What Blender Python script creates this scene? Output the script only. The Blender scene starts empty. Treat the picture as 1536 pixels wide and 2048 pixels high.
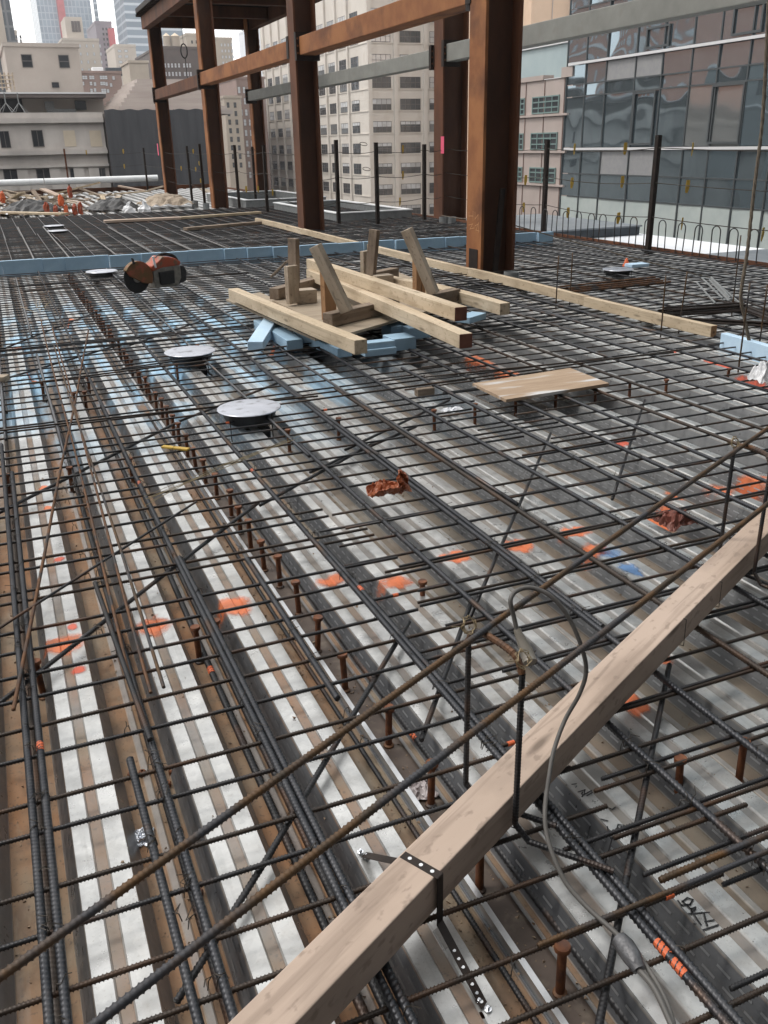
import bpy, bmesh, math, random
import numpy as np
from mathutils import Vector, Matrix
random.seed(7); rng = np.random.default_rng(5)
scene = bpy.context.scene
COL = scene.collection
# ------------------------------------------------------------------ camera
F_PX = 1763.93
R = np.array([[0.9204784093477869, -0.39031597744112406, -0.01931154262995596],
              [-0.16674253070959233, -0.3475748027782637, -0.9227072585203887],
              [0.3534351798804548, 0.8525521651065294, -0.3850173754456273]])
EYE = np.array([0.0, 0.0, 1.5])
cam = bpy.data.cameras.new('camera'); cam_o = bpy.data.objects.new('camera', cam); COL.objects.link(cam_o)
cam.sensor_fit = 'VERTICAL'; cam.sensor_height = 24.0; cam.lens = 24.0 * F_PX / 2048.0
cam.clip_start = 0.05; cam.clip_end = 4000
m = Matrix([[R[0][i], -R[1][i], -R[2][i]] for i in range(3)]).to_4x4(); m.translation = Vector(EYE)
cam_o.matrix_world = m
scene.camera = cam_o
# ------------------------------------------------------------------ world + sun (overcast daylight)
SUN_EL, SUN_AZ = 58, 296
w = bpy.data.worlds.new('World'); scene.world = w; w.use_nodes = True
nt = w.node_tree; nt.nodes.clear()
sky = nt.nodes.new('ShaderNodeTexSky'); sky.sky_type = 'NISHITA'; sky.sun_disc = False
sky.sun_elevation = math.radians(SUN_EL); sky.sun_rotation = math.radians(SUN_AZ)
sky.dust_density = 6.0; sky.air_density = 1.0; sky.ozone_density = 1.0
mx = nt.nodes.new('ShaderNodeMixRGB'); mx.inputs[0].default_value = 0.90; mx.inputs[2].default_value = (13.4, 13.3, 13.1, 1)
bg = nt.nodes.new('ShaderNodeBackground'); bg.inputs[1].default_value = 0.125
out = nt.nodes.new('ShaderNodeOutputWorld')
nt.links.new(sky.outputs[0], mx.inputs[1]); nt.links.new(mx.outputs[0], bg.inputs[0]); nt.links.new(bg.outputs[0], out.inputs[0])
sun = bpy.data.lights.new('sun', 'SUN'); sun.energy = 1.5; sun.angle = math.radians(13); sun.color = (1, 0.96, 0.9)
sun_o = bpy.data.objects.new('sun', sun); COL.objects.link(sun_o)
# brighter sky ahead and to the left
sd = Vector((0.62, -0.30, -1.10)).normalized()
sun_o.rotation_euler = sd.to_track_quat('-Z', 'Y').to_euler()
scene.view_settings.view_transform = 'Standard'; scene.view_settings.look = 'None'
scene.view_settings.gamma = 1.0; scene.view_settings.exposure = 0.16

# ------------------------------------------------------------------ photo pixel -> point on a known plane
def ray(x, y): return R.T @ np.array([(x - 768) / F_PX, (y - 1024) / F_PX, 1.0])
def P(x, y, z=0.0): d = ray(x, y); return EYE + d * ((z - EYE[2]) / d[2])
def PX(x, y, X): d = ray(x, y); return EYE + d * (X / d[0])
def PY(x, y, Y): d = ray(x, y); return EYE + d * (Y / d[1])
# ------------------------------------------------------------------ materials
MATS = {}
def srgb(h):
    c = [int(h[i:i + 2], 16) / 255 for i in (0, 2, 4)]
    return tuple(((v + 0.055) / 1.055) ** 2.4 if v > 0.04045 else v / 12.92 for v in c) + (1,)
def mat(name, a, b=None, rough=0.7, metal=0.0, scale=8.0, stretch=(1, 1, 1), bump=0.0, lo=0.35, hi=0.65, detail=6.0, c3=None, c3lo=.62, c3hi=.7, c3scale=3.0, rvar=0.0, orand=False, spec=0.5):
    m = bpy.data.materials.new(name); m.use_nodes = True
    n = m.node_tree.nodes; l = m.node_tree.links; p = n['Principled BSDF']
    p.inputs['Roughness'].default_value = rough; p.inputs['Metallic'].default_value = metal
    p.inputs['Specular IOR Level'].default_value = spec
    p.inputs['Base Color'].default_value = a
    MATS[name] = m
    if b is None and not bump: return m
    tc = n.new('ShaderNodeTexCoord'); mp = n.new('ShaderNodeMapping'); mp.inputs['Scale'].default_value = stretch
    l.new(tc.outputs['Object'], mp.inputs[0])
    vec = mp.outputs[0]
    if orand:
        oi = n.new('ShaderNodeObjectInfo'); mu = n.new('ShaderNodeMath'); mu.operation = 'MULTIPLY'; mu.inputs[1].default_value = 60
        l.new(oi.outputs['Random'], mu.inputs[0])
        ad = n.new('ShaderNodeVectorMath'); ad.operation = 'ADD'; l.new(vec, ad.inputs[0]); l.new(mu.outputs[0], ad.inputs[1]); vec = ad.outputs[0]
    nz = n.new('ShaderNodeTexNoise'); nz.inputs['Scale'].default_value = scale; nz.inputs['Detail'].default_value = detail; nz.inputs['Roughness'].default_value = 0.62
    l.new(vec, nz.inputs['Vector'])
    mr = n.new('ShaderNodeMapRange'); mr.inputs[1].default_value = lo; mr.inputs[2].default_value = hi; l.new(nz.outputs[0], mr.inputs[0])
    mixc = n.new('ShaderNodeMixRGB'); mixc.inputs[1].default_value = a; mixc.inputs[2].default_value = b or a
    l.new(mr.outputs[0], mixc.inputs[0]); colo = mixc.outputs[0]
    if c3:
        n2 = n.new('ShaderNodeTexNoise'); n2.inputs['Scale'].default_value = c3scale; n2.inputs['Detail'].default_value = 5
        l.new(vec, n2.inputs['Vector'])
        m2 = n.new('ShaderNodeMapRange'); m2.inputs[1].default_value = c3lo; m2.inputs[2].default_value = c3hi; l.new(n2.outputs[0], m2.inputs[0])
        mc2 = n.new('ShaderNodeMixRGB'); mc2.inputs[2].default_value = c3; l.new(colo, mc2.inputs[1]); l.new(m2.outputs[0], mc2.inputs[0]); colo = mc2.outputs[0]
    l.new(colo, p.inputs['Base Color'])
    if rvar:
        m3 = n.new('ShaderNodeMapRange'); m3.inputs[3].default_value = rough - rvar; m3.inputs[4].default_value = rough + rvar
        l.new(nz.outputs[0], m3.inputs[0]); l.new(m3.outputs[0], p.inputs['Roughness'])
    if bump:
        bp = n.new('ShaderNodeBump'); bp.inputs['Strength'].default_value = bump; bp.inputs['Distance'].default_value = 0.01
        l.new(nz.outputs[0], bp.inputs['Height']); l.new(bp.outputs[0], p.inputs['Normal'])
    return m
C = lambda r, g, b: (r, g, b, 1)
mat('rebar', C(.016, .0165, .0185), C(.032, .031, .033), .45, .3, scale=14, c3=C(.085, .042, .022), c3lo=.54, c3hi=.72, c3scale=5, orand=True, rvar=.12)
mat('rebar_rusty', C(.021, .0155, .012), C(.038, .025, .017), .5, .25, scale=14, c3=C(.075, .038, .019), c3lo=.5, c3hi=.7, c3scale=5, orand=True)
mat('rebar_long', C(.032, .034, .040), C(.058, .059, .064), .40, .6, scale=14, c3=C(.10, .055, .03), c3lo=.58, c3hi=.74, c3scale=5, orand=True, rvar=.1)  # lighter than the crosswise bars, sky reflection partly put into the colour
mat('rebar_sheen', C(.10, .095, .09), C(.15, .14, .135), .5, .5, scale=14)  # same steel made paler, sky reflection painted in
mat('rust_shade', C(.055, .024, .014), C(.095, .04, .02), .75, .1, scale=2.2, stretch=(1, 1, .35), c3=C(.03, .018, .013), c3lo=.5, c3hi=.7, c3scale=1.3, bump=.15)  # column webs: shade of the recess put into the rust colour
mat('rebar_brown', C(.075, .04, .024), C(.17, .078, .032), .6, .3, scale=22, c3=C(.05, .045, .045), c3lo=.5, c3hi=.62, c3scale=9, orand=True)
mat('rebar_olive', C(.05, .036, .024), C(.12, .062, .024), .5, .35, scale=16, c3=C(.05, .05, .055), c3lo=.5, c3hi=.62, c3scale=6, orand=True)
mat('stud', C(.13, .045, .02), C(.20, .075, .03), .7, .2, scale=40, c3=C(.09, .04, .025), c3lo=.52, c3hi=.66, c3scale=25, orand=True)
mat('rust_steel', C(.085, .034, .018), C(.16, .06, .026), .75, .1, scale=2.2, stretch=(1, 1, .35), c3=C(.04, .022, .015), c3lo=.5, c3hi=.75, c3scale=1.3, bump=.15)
mat('rust_lit', C(.24, .09, .032), C(.33, .135, .048), .75, .1, scale=4.5, stretch=(1.5, .5, .5), c3=C(.11, .042, .02), c3lo=.50, c3hi=.70, c3scale=3.2, bump=.15, lo=.4, hi=.6)  # brighter rust, light from the left put into the colour
mat('primer_grey', C(.21, .212, .195), C(.26, .262, .24), .6, .1, scale=3, c3=C(.22, .21, .19), c3lo=.6, c3hi=.75, c3scale=5)
mat('dark_steel', C(.018, .013, .011), C(.034, .022, .017), .6, .4, scale=10)
mat('beam_flange', C(.065, .048, .04), C(.10, .075, .06), .65, .2, scale=9, c3=C(.16, .13, .10), c3lo=.55, c3hi=.75, c3scale=20)
def wood_mat(name, a, b, dirt, dirt_amt=.5, grain=26.0):
    m = bpy.data.materials.new(name); m.use_nodes = True; MATS[name] = m
    n = m.node_tree.nodes; l = m.node_tree.links; p = n['Principled BSDF']; p.inputs['Roughness'].default_value = .8; p.inputs['Specular IOR Level'].default_value = .25
    tc = n.new('ShaderNodeTexCoord'); oi = n.new('ShaderNodeObjectInfo'); mu = n.new('ShaderNodeMath'); mu.operation = 'MULTIPLY'; mu.inputs[1].default_value = 37; l.new(oi.outputs['Random'], mu.inputs[0])
    ad = n.new('ShaderNodeVectorMath'); ad.operation = 'ADD'; l.new(tc.outputs['Object'], ad.inputs[0]); l.new(mu.outputs[0], ad.inputs[1])
    def nz(scale, st, det=5, dist=0.0):
        mp = n.new('ShaderNodeMapping'); mp.inputs['Scale'].default_value = st; l.new(ad.outputs[0], mp.inputs[0]); t = n.new('ShaderNodeTexNoise'); t.inputs['Scale'].default_value = scale; t.inputs['Detail'].default_value = det; t.inputs['Distortion'].default_value = dist; l.new(mp.outputs[0], t.inputs['Vector']); return t.outputs[0]
    def rm(v, a_, b_, c_=0., d_=1.):
        r = n.new('ShaderNodeMapRange'); r.inputs[1].default_value = a_; r.inputs[2].default_value = b_; r.inputs[3].default_value = c_; r.inputs[4].default_value = d_; l.new(v, r.inputs[0]); return r.outputs[0]
    def mix(f, x, y):
        r = n.new('ShaderNodeMixRGB'); l.new(f, r.inputs[0])
        for i, v in ((1, x), (2, y)):
            if isinstance(v, tuple): r.inputs[i].default_value = v
            else: l.new(v, r.inputs[i])
        return r.outputs[0]
    g1 = nz(grain, (.05, 1, 1), 4, .4); g2 = nz(grain * 3, (.03, 1, 1), 3)
    dk = tuple(v * .62 for v in a[:3]) + (1,)
    c = mix(rm(nz(2.2, (.4, 2, 2)), .35, .65), a, b); c = mix(rm(g1, .52, .68, 0, .55), c, dk); c = mix(rm(g2, .6, .7, 0, .35), c, dk)
    mpv = n.new('ShaderNodeMapping'); mpv.inputs['Scale'].default_value = (1.6, 7, 7); l.new(ad.outputs[0], mpv.inputs[0])
    vo = n.new('ShaderNodeTexVoronoi'); vo.inputs['Scale'].default_value = 1.6; l.new(mpv.outputs[0], vo.inputs['Vector'])
    c = mix(rm(vo.outputs['Distance'], .17, .06, 0, .8), c, tuple(v * .35 for v in a[:3]) + (1,))
    c = mix(rm(nz(3.5, (.8, 1.6, 1.6), 6), .50, .72, 0, dirt_amt), c, dirt); c = mix(rm(nz(40, (.6, 1, 1), 3), .60, .68, 0, .5), c, dirt); c = mix(rm(nz(9, (.25, 2.2, 2.2), 7, 1.5),   .64, .72, 0, .35), c, tuple(v * .55 for v in dirt[:3]) + (1,))
    l.new(c, p.inputs['Base Color'])
    bp = n.new('ShaderNodeBump'); bp.inputs['Strength'].default_value = .35; bp.inputs['Distance'].default_value = .003; l.new(g1, bp.inputs['Height']); l.new(bp.outputs[0], p.inputs['Normal'])
wood_mat('wood_new', C(.47, .375, .26), C(.58, .48, .355), C(.27, .20, .13), .55)
wood_mat('wood_pink', C(.40, .305, .24), C(.50, .395, .325), C(.22, .168, .135), .5)
wood_mat('wood_old', C(.21, .16, .12), C(.30, .24, .185), C(.075, .055, .042), .7)
wood_mat('wood_weathered', C(.36, .295, .225), C(.46, .385, .305), C(.14, .105, .08), .7)
wood_mat('wood_orange', C(.36, .20, .10), C(.43, .255, .14), C(.20, .12, .07), .5)
mat('end_red', C(.10, .04, .028), C(.15, .06, .04), .8, 0, scale=20)
mat('plywood', C(.27, .215, .155), C(.35, .285, .21), .8, 0, scale=3, stretch=(.5, 3, 3), c3=C(.25, .19, .13), c3lo=.55, c3hi=.75, c3scale=2.5, bump=.1)
mat('plywood_tan', C(.30, .21, .14), C(.40, .295, .205), .8, 0, scale=5, stretch=(.6, 4, 4), c3=C(.55, .55, .55), c3lo=.60, c3hi=.68, c3scale=2.4, bump=.2)
mat('foam', C(.27, .41, .54), C(.33, .48, .61), .8, 0, scale=6, c3=C(.24, .38, .50), c3lo=.58, c3hi=.75, c3scale=3)
mat('foam_pale', C(.42, .58, .74), C(.50, .66, .80), .8, 0, scale=6)
mat('lid', C(.40, .42, .47), C(.52, .54, .60), .35, .6, scale=6, c3=C(.17, .17, .19), c3lo=.56, c3hi=.72, c3scale=14, orand=True)
mat('black_plastic', C(.012, .012, .014), C(.025, .025, .028), .5, 0, scale=30)
mat('rubber', C(.01, .01, .011), C(.02, .02, .02), .65, 0, scale=30)
mat('saw_orange', C(.40, .075, .03), C(.30, .065, .03), .5, 0, scale=8, c3=C(.16, .10, .06), c3lo=.55, c3hi=.65, c3scale=12)
mat('saw_guard', C(.20, .075, .03), C(.13, .085, .03), .55, .2, scale=7, c3=C(.32, .085, .045), c3lo=.5, c3hi=.62, c3scale=9)
mat('dirty_metal', C(.30, .28, .25), C(.18, .17, .15), .5, .5, scale=20)
mat('bag', C(.38, .115, .045), C(.27, .072, .028), .45, 0, scale=9, c3=C(.40, .14, .06), c3lo=.6, c3hi=.7, c3scale=16)
mat('bag_brown', C(.20, .065, .045), C(.13, .045, .032), .5, 0, scale=9)
mat('pipe_grey', C(.20, .21, .215), C(.27, .28, .28), .5, .3, scale=10)
mat('hose', C(.085, .08, .074), C(.12, .113, .105), .55, 0, scale=9)
mat('clear_cap', C(.17, .155, .13), C(.23, .21, .18), .35, 0, scale=12)
mat('duct_tape', C(.15, .15, .155), C(.08, .08, .085), .4, .4, scale=25, bump=.6)
mat('galv', C(.50, .51, .52), C(.62, .63, .64), .35, .85, scale=14, rvar=.1)
mat('emboss', C(.40, .41, .42), None, .35, .7)
mat('emboss_dull', C(.19, .195, .20), None, .45, .5)
mat('zinc', C(.68, .70, .74), C(.82, .84, .88), .22, 1.0, scale=30)
mat('tie_wire', C(.25, .19, .11), C(.36, .29, .18), .45, .6, scale=30)
mat('dark_wire', C(.03, .026, .022), C(.05, .04, .03), .6, .3, scale=30)
mat('rope', C(.13, .105, .08), C(.19, .155, .115), .85, 0, scale=50)
mat('yellow_tag', C(.50, .33, .045), C(.42, .26, .035), .6)
mat('orange_paint', C(.70, .15, .05), C(.60, .12, .04), .55, scale=20)
mat('white_pvc', C(.72, .74, .76), C(.82, .83, .84), .4, 0, scale=4)
mat('white_sheet', C(.74, .76, .80), C(.82, .84, .87), .7, 0, scale=2)
mat('roof_grey', C(.16, .18, .20), C(.22, .24, .26), .6, 0, scale=3)
mat('duct_dark', C(.04, .05, .06), C(.06, .072, .085), .5, .2, scale=3)
mat('stone', C(.46, .42, .39), C(.55, .51, .475), .85, 0, scale=.6, c3=C(.36, .33, .31), c3lo=.5, c3hi=.75, c3scale=.35, stretch=(1, 1, .5))
mat('stone_roof', C(.36, .31, .285), C(.43, .38, .35), .85, 0, scale=.8, stretch=(.3, .3, 3))
mat('beige', C(.325, .283, .25), C(.37, .325, .29), .85, 0, scale=.3, c3=C(.27, .245, .215), c3lo=.5, c3hi=.8, c3scale=.2)
mat('cream', C(.555, .515, .465), C(.625, .585, .535), .85, 0, scale=.25, c3=C(.48, .43, .37), c3lo=.55, c3hi=.8, c3scale=.5, stretch=(1, 1, .6))
mat('cream_far', C(.45, .40, .345), C(.51, .455, .40), .85, 0, scale=.1)
mat('pink_stone', C(.40, .335, .305), C(.45, .38, .35), .8, 0, scale=.8)
mat('brick_pink', C(.42, .20, .14), C(.48, .25, .18), .85, 0, scale=.5)
mat('fill_block', C(.085, .09, .10), C(.11, .115, .125), .8, 0, scale=.5)  # for the unseen light-blocking mass behind the viewer
mat('brown_brick', C(.24, .175, .155), C(.29, .21, .185), .85, 0, scale=.5)
mat('dark_brick', C(.105, .09, .088), C(.14, .118, .11), .85, 0, scale=.4)
mat('tan_stone', C(.37, .32, .27), C(.43, .38, .32), .85, 0, scale=.3)
mat('purple_tower', C(.20, .175, .20), C(.25, .22, .24), .8, 0, scale=.1)
mat('netting', C(.05, .051, .057), C(.072, .073, .08), .85, 0, scale=.5, stretch=(3, 3, .3), bump=.4)
mat('mullion', C(.08, .09, .095), None, .5, .3)
mat('band_white', C(.66, .66, .67), None, .5, .1)
mat('spandrel_grey', C(.16, .16, .17), C(.19, .19, .20), .35, .3, scale=2)
mat('spandrel_white', C(.42, .47, .46), C(.48, .53, .51), .25, 0, scale=1)
mat('blind_grey', C(.25, .25, .26), C(.29, .29, .29), .6, 0, scale=3)
mat('boarded', C(.53, .45, .35), C(.58, .50, .39), .8, 0, scale=1)
mat('win_dark', C(.022, .024, .028), None, .12, 0)
mat('win_frame', C(.10, .09, .085), None, .6, 0)
mat('win_green', C(.17, .25, .24), None, .5, 0)
mat('win_pale', C(.55, .57, .60), None, .3, 0)  # plain pale pane colour for distant windows
mat('red_hoist', C(.50, .11, .12), C(.42, .10, .10), .7, 0, scale=.4)
mat('street', C(.05, .05, .052), C(.065, .064, .063), .9, 0, scale=.3)
mat('teal_roof', C(.33, .41, .43), C(.38, .46, .47), .6, 0, scale=.5)
mat('peach', C(.62, .45, .32), C(.68, .5, .37), .8, 0, scale=.3)
mat('crumb', C(.34, .26, .18), C(.18, .11, .07), .85, 0, scale=40)
mat('marker', C(.012, .012, .014), None, .6, 0)
mat('pink_paint', C(.85, .12, .22), None, .6, 0)
mat('chalk', C(.52, .27, .13), None, .9, 0)
mat('black_bag', C(.02, .02, .022), C(.04, .038, .038), .5, 0, scale=6)
mat('plastic_pinkish', C(.34, .30, .30), C(.44, .40, .40), .35, 0, scale=20)
mat('white_bag', C(.70, .71, .73), C(.80, .80, .81), .6, 0, scale=6)
mat('cardboard', C(.40, .29, .18), None, .8, 0)
mat('blinds', C(.40, .40, .40), C(.55, .56, .57), .5, 0, scale=.35, lo=.45, hi=.55, orand=True)

def glass_mat(name, base, metal, rough, bumpd, scale=1.2):
    m = bpy.data.materials.new(name); m.use_nodes = True; MATS[name] = m
    n = m.node_tree.nodes; l = m.node_tree.links; p = n['Principled BSDF']
    p.inputs['Base Color'].default_value = base; p.inputs['Metallic'].default_value = metal; p.inputs['Roughness'].default_value = rough
    g = n.new('ShaderNodeTexCoord'); nz = n.new('ShaderNodeTexNoise'); nz.inputs['Scale'].default_value = scale; nz.inputs['Detail'].default_value = 1.0
    oi = n.new('ShaderNodeObjectInfo'); mu = n.new('ShaderNodeMath'); mu.operation = 'MULTIPLY'; mu.inputs[1].default_value = 40
    l.new(oi.outputs['Random'], mu.inputs[0]); ad = n.new('ShaderNodeVectorMath'); ad.operation = 'ADD'
    l.new(g.outputs['Object'], ad.inputs[0]); l.new(mu.outputs[0], ad.inputs[1]); l.new(ad.outputs[0], nz.inputs['Vector'])
    b = n.new('ShaderNodeBump'); b.inputs['Strength'].default_value = 1.0; b.inputs['Distance'].default_value = bumpd
    l.new(nz.outputs[0], b.inputs['Height']); l.new(b.outputs[0], p.inputs['Normal'])
glass_mat('curtain_glass', C(.31, .385, .43), .85, .03, .06, .34)
glass_mat('curtain_glass_light', C(.36, .385, .39), .7, .06, .04, .35)
glass_mat('window_glass', C(.10, .11, .12), .55, .08, .02, .5)
glass_mat('window_glass_mid', C(.28, .30, .31), .5, .08, .02, .5)  # paler panes here and below, sky reflection put into their colour
glass_mat('window_glass_bright', C(.62, .64, .66), .4, .1, .02, .5)

def tower_mat(name, a, b, sx, sz, rough=.3, metal=.3, mortar=.08):
    m = bpy.data.materials.new(name); m.use_nodes = True; MATS[name] = m
    n = m.node_tree.nodes; l = m.node_tree.links; p = n['Principled BSDF']
    p.inputs['Roughness'].default_value = rough; p.inputs['Metallic'].default_value = metal
    tc = n.new('ShaderNodeTexCoord'); sp = n.new('ShaderNodeSeparateXYZ'); l.new(tc.outputs['Object'], sp.inputs[0])
    ad = n.new('ShaderNodeMath'); ad.operation = 'ADD'; l.new(sp.outputs[0], ad.inputs[0]); l.new(sp.outputs[1], ad.inputs[1])
    cb = n.new('ShaderNodeCombineXYZ'); l.new(ad.outputs[0], cb.inputs[0]); l.new(sp.outputs[2], cb.inputs[1])
    br = n.new('ShaderNodeTexBrick'); br.offset = 0; br.inputs['Color1'].default_value = a; br.inputs['Color2'].default_value = tuple(v * .75 for v in a[:3]) + (1,)
    br.inputs['Mortar'].default_value = b; br.inputs['Scale'].default_value = 1; br.inputs['Mortar Size'].default_value = mortar * sz
    br.inputs['Brick Width'].default_value = sx; br.inputs['Row Height'].default_value = sz
    l.new(cb.outputs[0], br.inputs['Vector']); l.new(br.outputs[0], p.inputs['Base Color'])
tower_mat('tower_glass_blue', C(.24, .29, .34), C(.34, .38, .43), 2.5, 4, .25, .3)
tower_mat('tower_glass_stripe', C(.19, .24, .29), C(.44, .48, .52), 40, 4.2, .3, .3, .16)
tower_mat('tower_glass_dark', C(.07, .08, .095), C(.15, .16, .17), 2.2, 3.8, .25, .3)

# ------------------------------------------------------------------ galvanised deck
def deck_mat():
    m = bpy.data.materials.new('deck'); m.use_nodes = True; MATS['deck'] = m
    n = m.node_tree.nodes; l = m.node_tree.links; p = n['Principled BSDF']
    tc = n.new('ShaderNodeTexCoord'); sp = n.new('ShaderNodeSeparateXYZ'); l.new(tc.outputs['Object'], sp.inputs[0])
    def noise(scale, stretch=(1, 1, 1), detail=6):
        mp = n.new('ShaderNodeMapping'); mp.inputs['Scale'].default_value = stretch; l.new(tc.outputs['Object'], mp.inputs[0])
        z = n.new('ShaderNodeTexNoise'); z.inputs['Scale'].default_value = scale; z.inputs['Detail'].default_value = detail; z.inputs['Roughness'].default_value = .6
        l.new(mp.outputs[0], z.inputs['Vector']); return z.outputs[0]
    def rngm(v, a, b, c=0.0, d=1.0):
        r = n.new('ShaderNodeMapRange'); r.inputs[1].default_value = a; r.inputs[2].default_value = b; r.inputs[3].default_value = c; r.inputs[4].default_value = d
        l.new(v, r.inputs[0]); return r.outputs[0]
    def mul(a, b):
        r = n.new('ShaderNodeMath'); r.operation = 'MULTIPLY'
        for i, v in enumerate((a, b)):
            if isinstance(v, float): r.inputs[i].default_value = v
            else: l.new(v, r.inputs[i])
        return r.outputs[0]
    def mx(f, a, b):
        r = n.new('ShaderNodeMixRGB'); l.new(f, r.inputs[0])
        for i, v in ((1, a), (2, b)):
            if isinstance(v, tuple): r.inputs[i].default_value = v
            else: l.new(v, r.inputs[i])
        return r.outputs[0]
    zinc = mx(rngm(noise(9), .35, .7), C(.44, .445, .44), C(.63, .63, .615))
    vsp = n.new('ShaderNodeTexVoronoi'); vsp.inputs['Scale'].default_value = 70; l.new(tc.outputs['Object'], vsp.inputs['Vector'])
    zinc = mx(rngm(vsp.outputs['Color'], .2, .9, 0, .28), zinc, C(.34, .345, .345))
    zinc = mx(rngm(noise(60, (1, 1, 1), 3), .58, .72, 0, .35), zinc, C(.34, .33, .31))
    smear = mul(rngm(noise(1.6, (2, .35, 1)), .50, .68, 0, .6), rngm(noise(18), .35, .6)); zinc = mx(smear, zinc, C(.33, .30, .265))
    scuff = mul(rngm(noise(6, (5, .25, 1), 4), .56, .66, 0, .35), rngm(noise(1.1), .42, .6)); zinc = mx(scuff, zinc, C(.30, .295, .285))
    web = mul(rngm(sp.outputs[2], -.0735, -.070), rngm(sp.outputs[2], -.003, -.009)); web_shade = mul(web, rngm(sp.outputs[0], .8, 2.2, .93, .72))
    zinc = mx(web_shade, zinc, mx(rngm(noise(5, (8, .4, 8)), .4, .65), C(.060, .065, .075), C(.105, .11, .12)))  # webs tinted darker, standing in for the dark surroundings they reflect
    zinc = mx(mul(rngm(noise(150, (1, 1, 1), 2), .62, .68, 0, .5), rngm(noise(2.5), .4, .6)), zinc, C(.25, .23, .21))
    # dirt collected in the flutes and grooves (lies low), brown on the left, greyer to the right
    low = rngm(sp.outputs[2], -.070, -.0755)
    groove = mul(rngm(sp.outputs[2], -.003, -.0055), rngm(sp.outputs[2], -.0085, -.0072))
    patch = rngm(noise(2.2, (1, .5, 1)), .28, .52)
    dirtf = mul(low, rngm(noise(3, (3, .5, 1)), .2, .42, .62, 1.0))
    grf = mul(mul(groove, rngm(noise(3, (1, .6, 1)), .3, .6, .2, .9)), rngm(sp.outputs[0], .5, 1.6, 1.0, .6))
    dirtc = mx(rngm(noise(3.2, (1, .6, 1)), .38, .62), C(.22, .165, .11), C(.27, .135, .062))
    dirtc = mx(rngm(noise(8, (1, .5, 1), 7), .55, .66, 0, .7), dirtc, C(.10, .06, .036))
    dirtc = mx(rngm(noise(11, (1, .4, 1), 7), .60, .7, 0, .6), dirtc, C(.30, .24, .17))
    dirtc = mx(rngm(noise(90, (1, 1, 1), 2), .60, .70, 0, .6), dirtc, C(.08, .058, .042))
    dirtc = mx(rngm(sp.outputs[0], .55, 1.3, 0, .75), dirtc, C(.145, .133, .11))
    dirtc = mx(rngm(sp.outputs[1], 4.5, 7, 0, .6), dirtc, C(.14, .13, .12))
    tot = n.new('ShaderNodeMath'); tot.operation = 'MAXIMUM'; l.new(dirtf, tot.inputs[0]); l.new(grf, tot.inputs[1])
    col = mx(tot.outputs[0], zinc, dirtc)
    # pale blue foam dust lying around the middle of the slab
    rx = mul(rngm(sp.outputs[0], -.9, .1), rngm(sp.outputs[0], 2.9, 1.8)); ry = mul(rngm(sp.outputs[1], 4.0, 6.5), rngm(sp.outputs[1], 11, 9.3))
    bl = mul(mul(rx, ry), rngm(noise(2.3, (1.6, .5, 1)), .47, .60)); bl = mul(bl, .88)
    col = mx(bl, col, C(.38, .62, .82))
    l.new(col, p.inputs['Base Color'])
    nd = n.new('ShaderNodeMath'); nd.operation = 'MAXIMUM'; l.new(tot.outputs[0], nd.inputs[0]); l.new(bl, nd.inputs[1])
    nw = n.new('ShaderNodeMath'); nw.operation = 'MAXIMUM'; l.new(nd.outputs[0], nw.inputs[0]); l.new(mul(web, .5), nw.inputs[1])
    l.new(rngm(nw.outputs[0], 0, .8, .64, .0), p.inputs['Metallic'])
    rg = n.new('ShaderNodeMath'); rg.operation = 'ADD'; l.new(rngm(noise(14), .3, .7, .24, .42), rg.inputs[0]); l.new(rngm(nd.outputs[0], 0, 1, 0, .4), rg.inputs[1])
    l.new(rg.outputs[0], p.inputs['Roughness'])
    bp = n.new('ShaderNodeBump'); bp.inputs['Strength'].default_value = .35; bp.inputs['Distance'].default_value = .004
    l.new(noise(7, (1, .7, 1), 3), bp.inputs['Height']); l.new(bp.outputs[0], p.inputs['Normal'])
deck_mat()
def paint_mat(name, col):
    m = bpy.data.materials.new(name); m.use_nodes = True; MATS[name] = m
    n = m.node_tree.nodes; l = m.node_tree.links; p = n['Principled BSDF']; p.inputs['Base Color'].default_value = col; p.inputs['Roughness'].default_value = .6
    uv = n.new('ShaderNodeTexCoord'); vm = n.new('ShaderNodeVectorMath'); vm.operation = 'LENGTH'; l.new(uv.outputs['UV'], vm.inputs[0])
    nz = n.new('ShaderNodeTexNoise'); nz.inputs['Scale'].default_value = 11; nz.inputs['Detail'].default_value = 6; nz.inputs['Roughness'].default_value = .65; l.new(uv.outputs['Object'], nz.inputs['Vector'])
    ad = n.new('ShaderNodeMath'); ad.operation = 'MULTIPLY_ADD'; l.new(nz.outputs[0], ad.inputs[0]); ad.inputs[1].default_value = 1.5; l.new(vm.outputs['Value'], ad.inputs[2])
    mr = n.new('ShaderNodeMapRange'); mr.inputs[1].default_value = 1.62; mr.inputs[2].default_value = 1.22; mr.inputs[3].default_value = 0; mr.inputs[4].default_value = .77; l.new(ad.outputs[0], mr.inputs[0])
    l.new(mr.outputs[0], p.inputs['Alpha'])
paint_mat('spray_orange', C(.80, .215, .08)); paint_mat('spray_blue', C(.13, .27, .52)); paint_mat('spray_red', C(.72, .13, .07))

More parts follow.
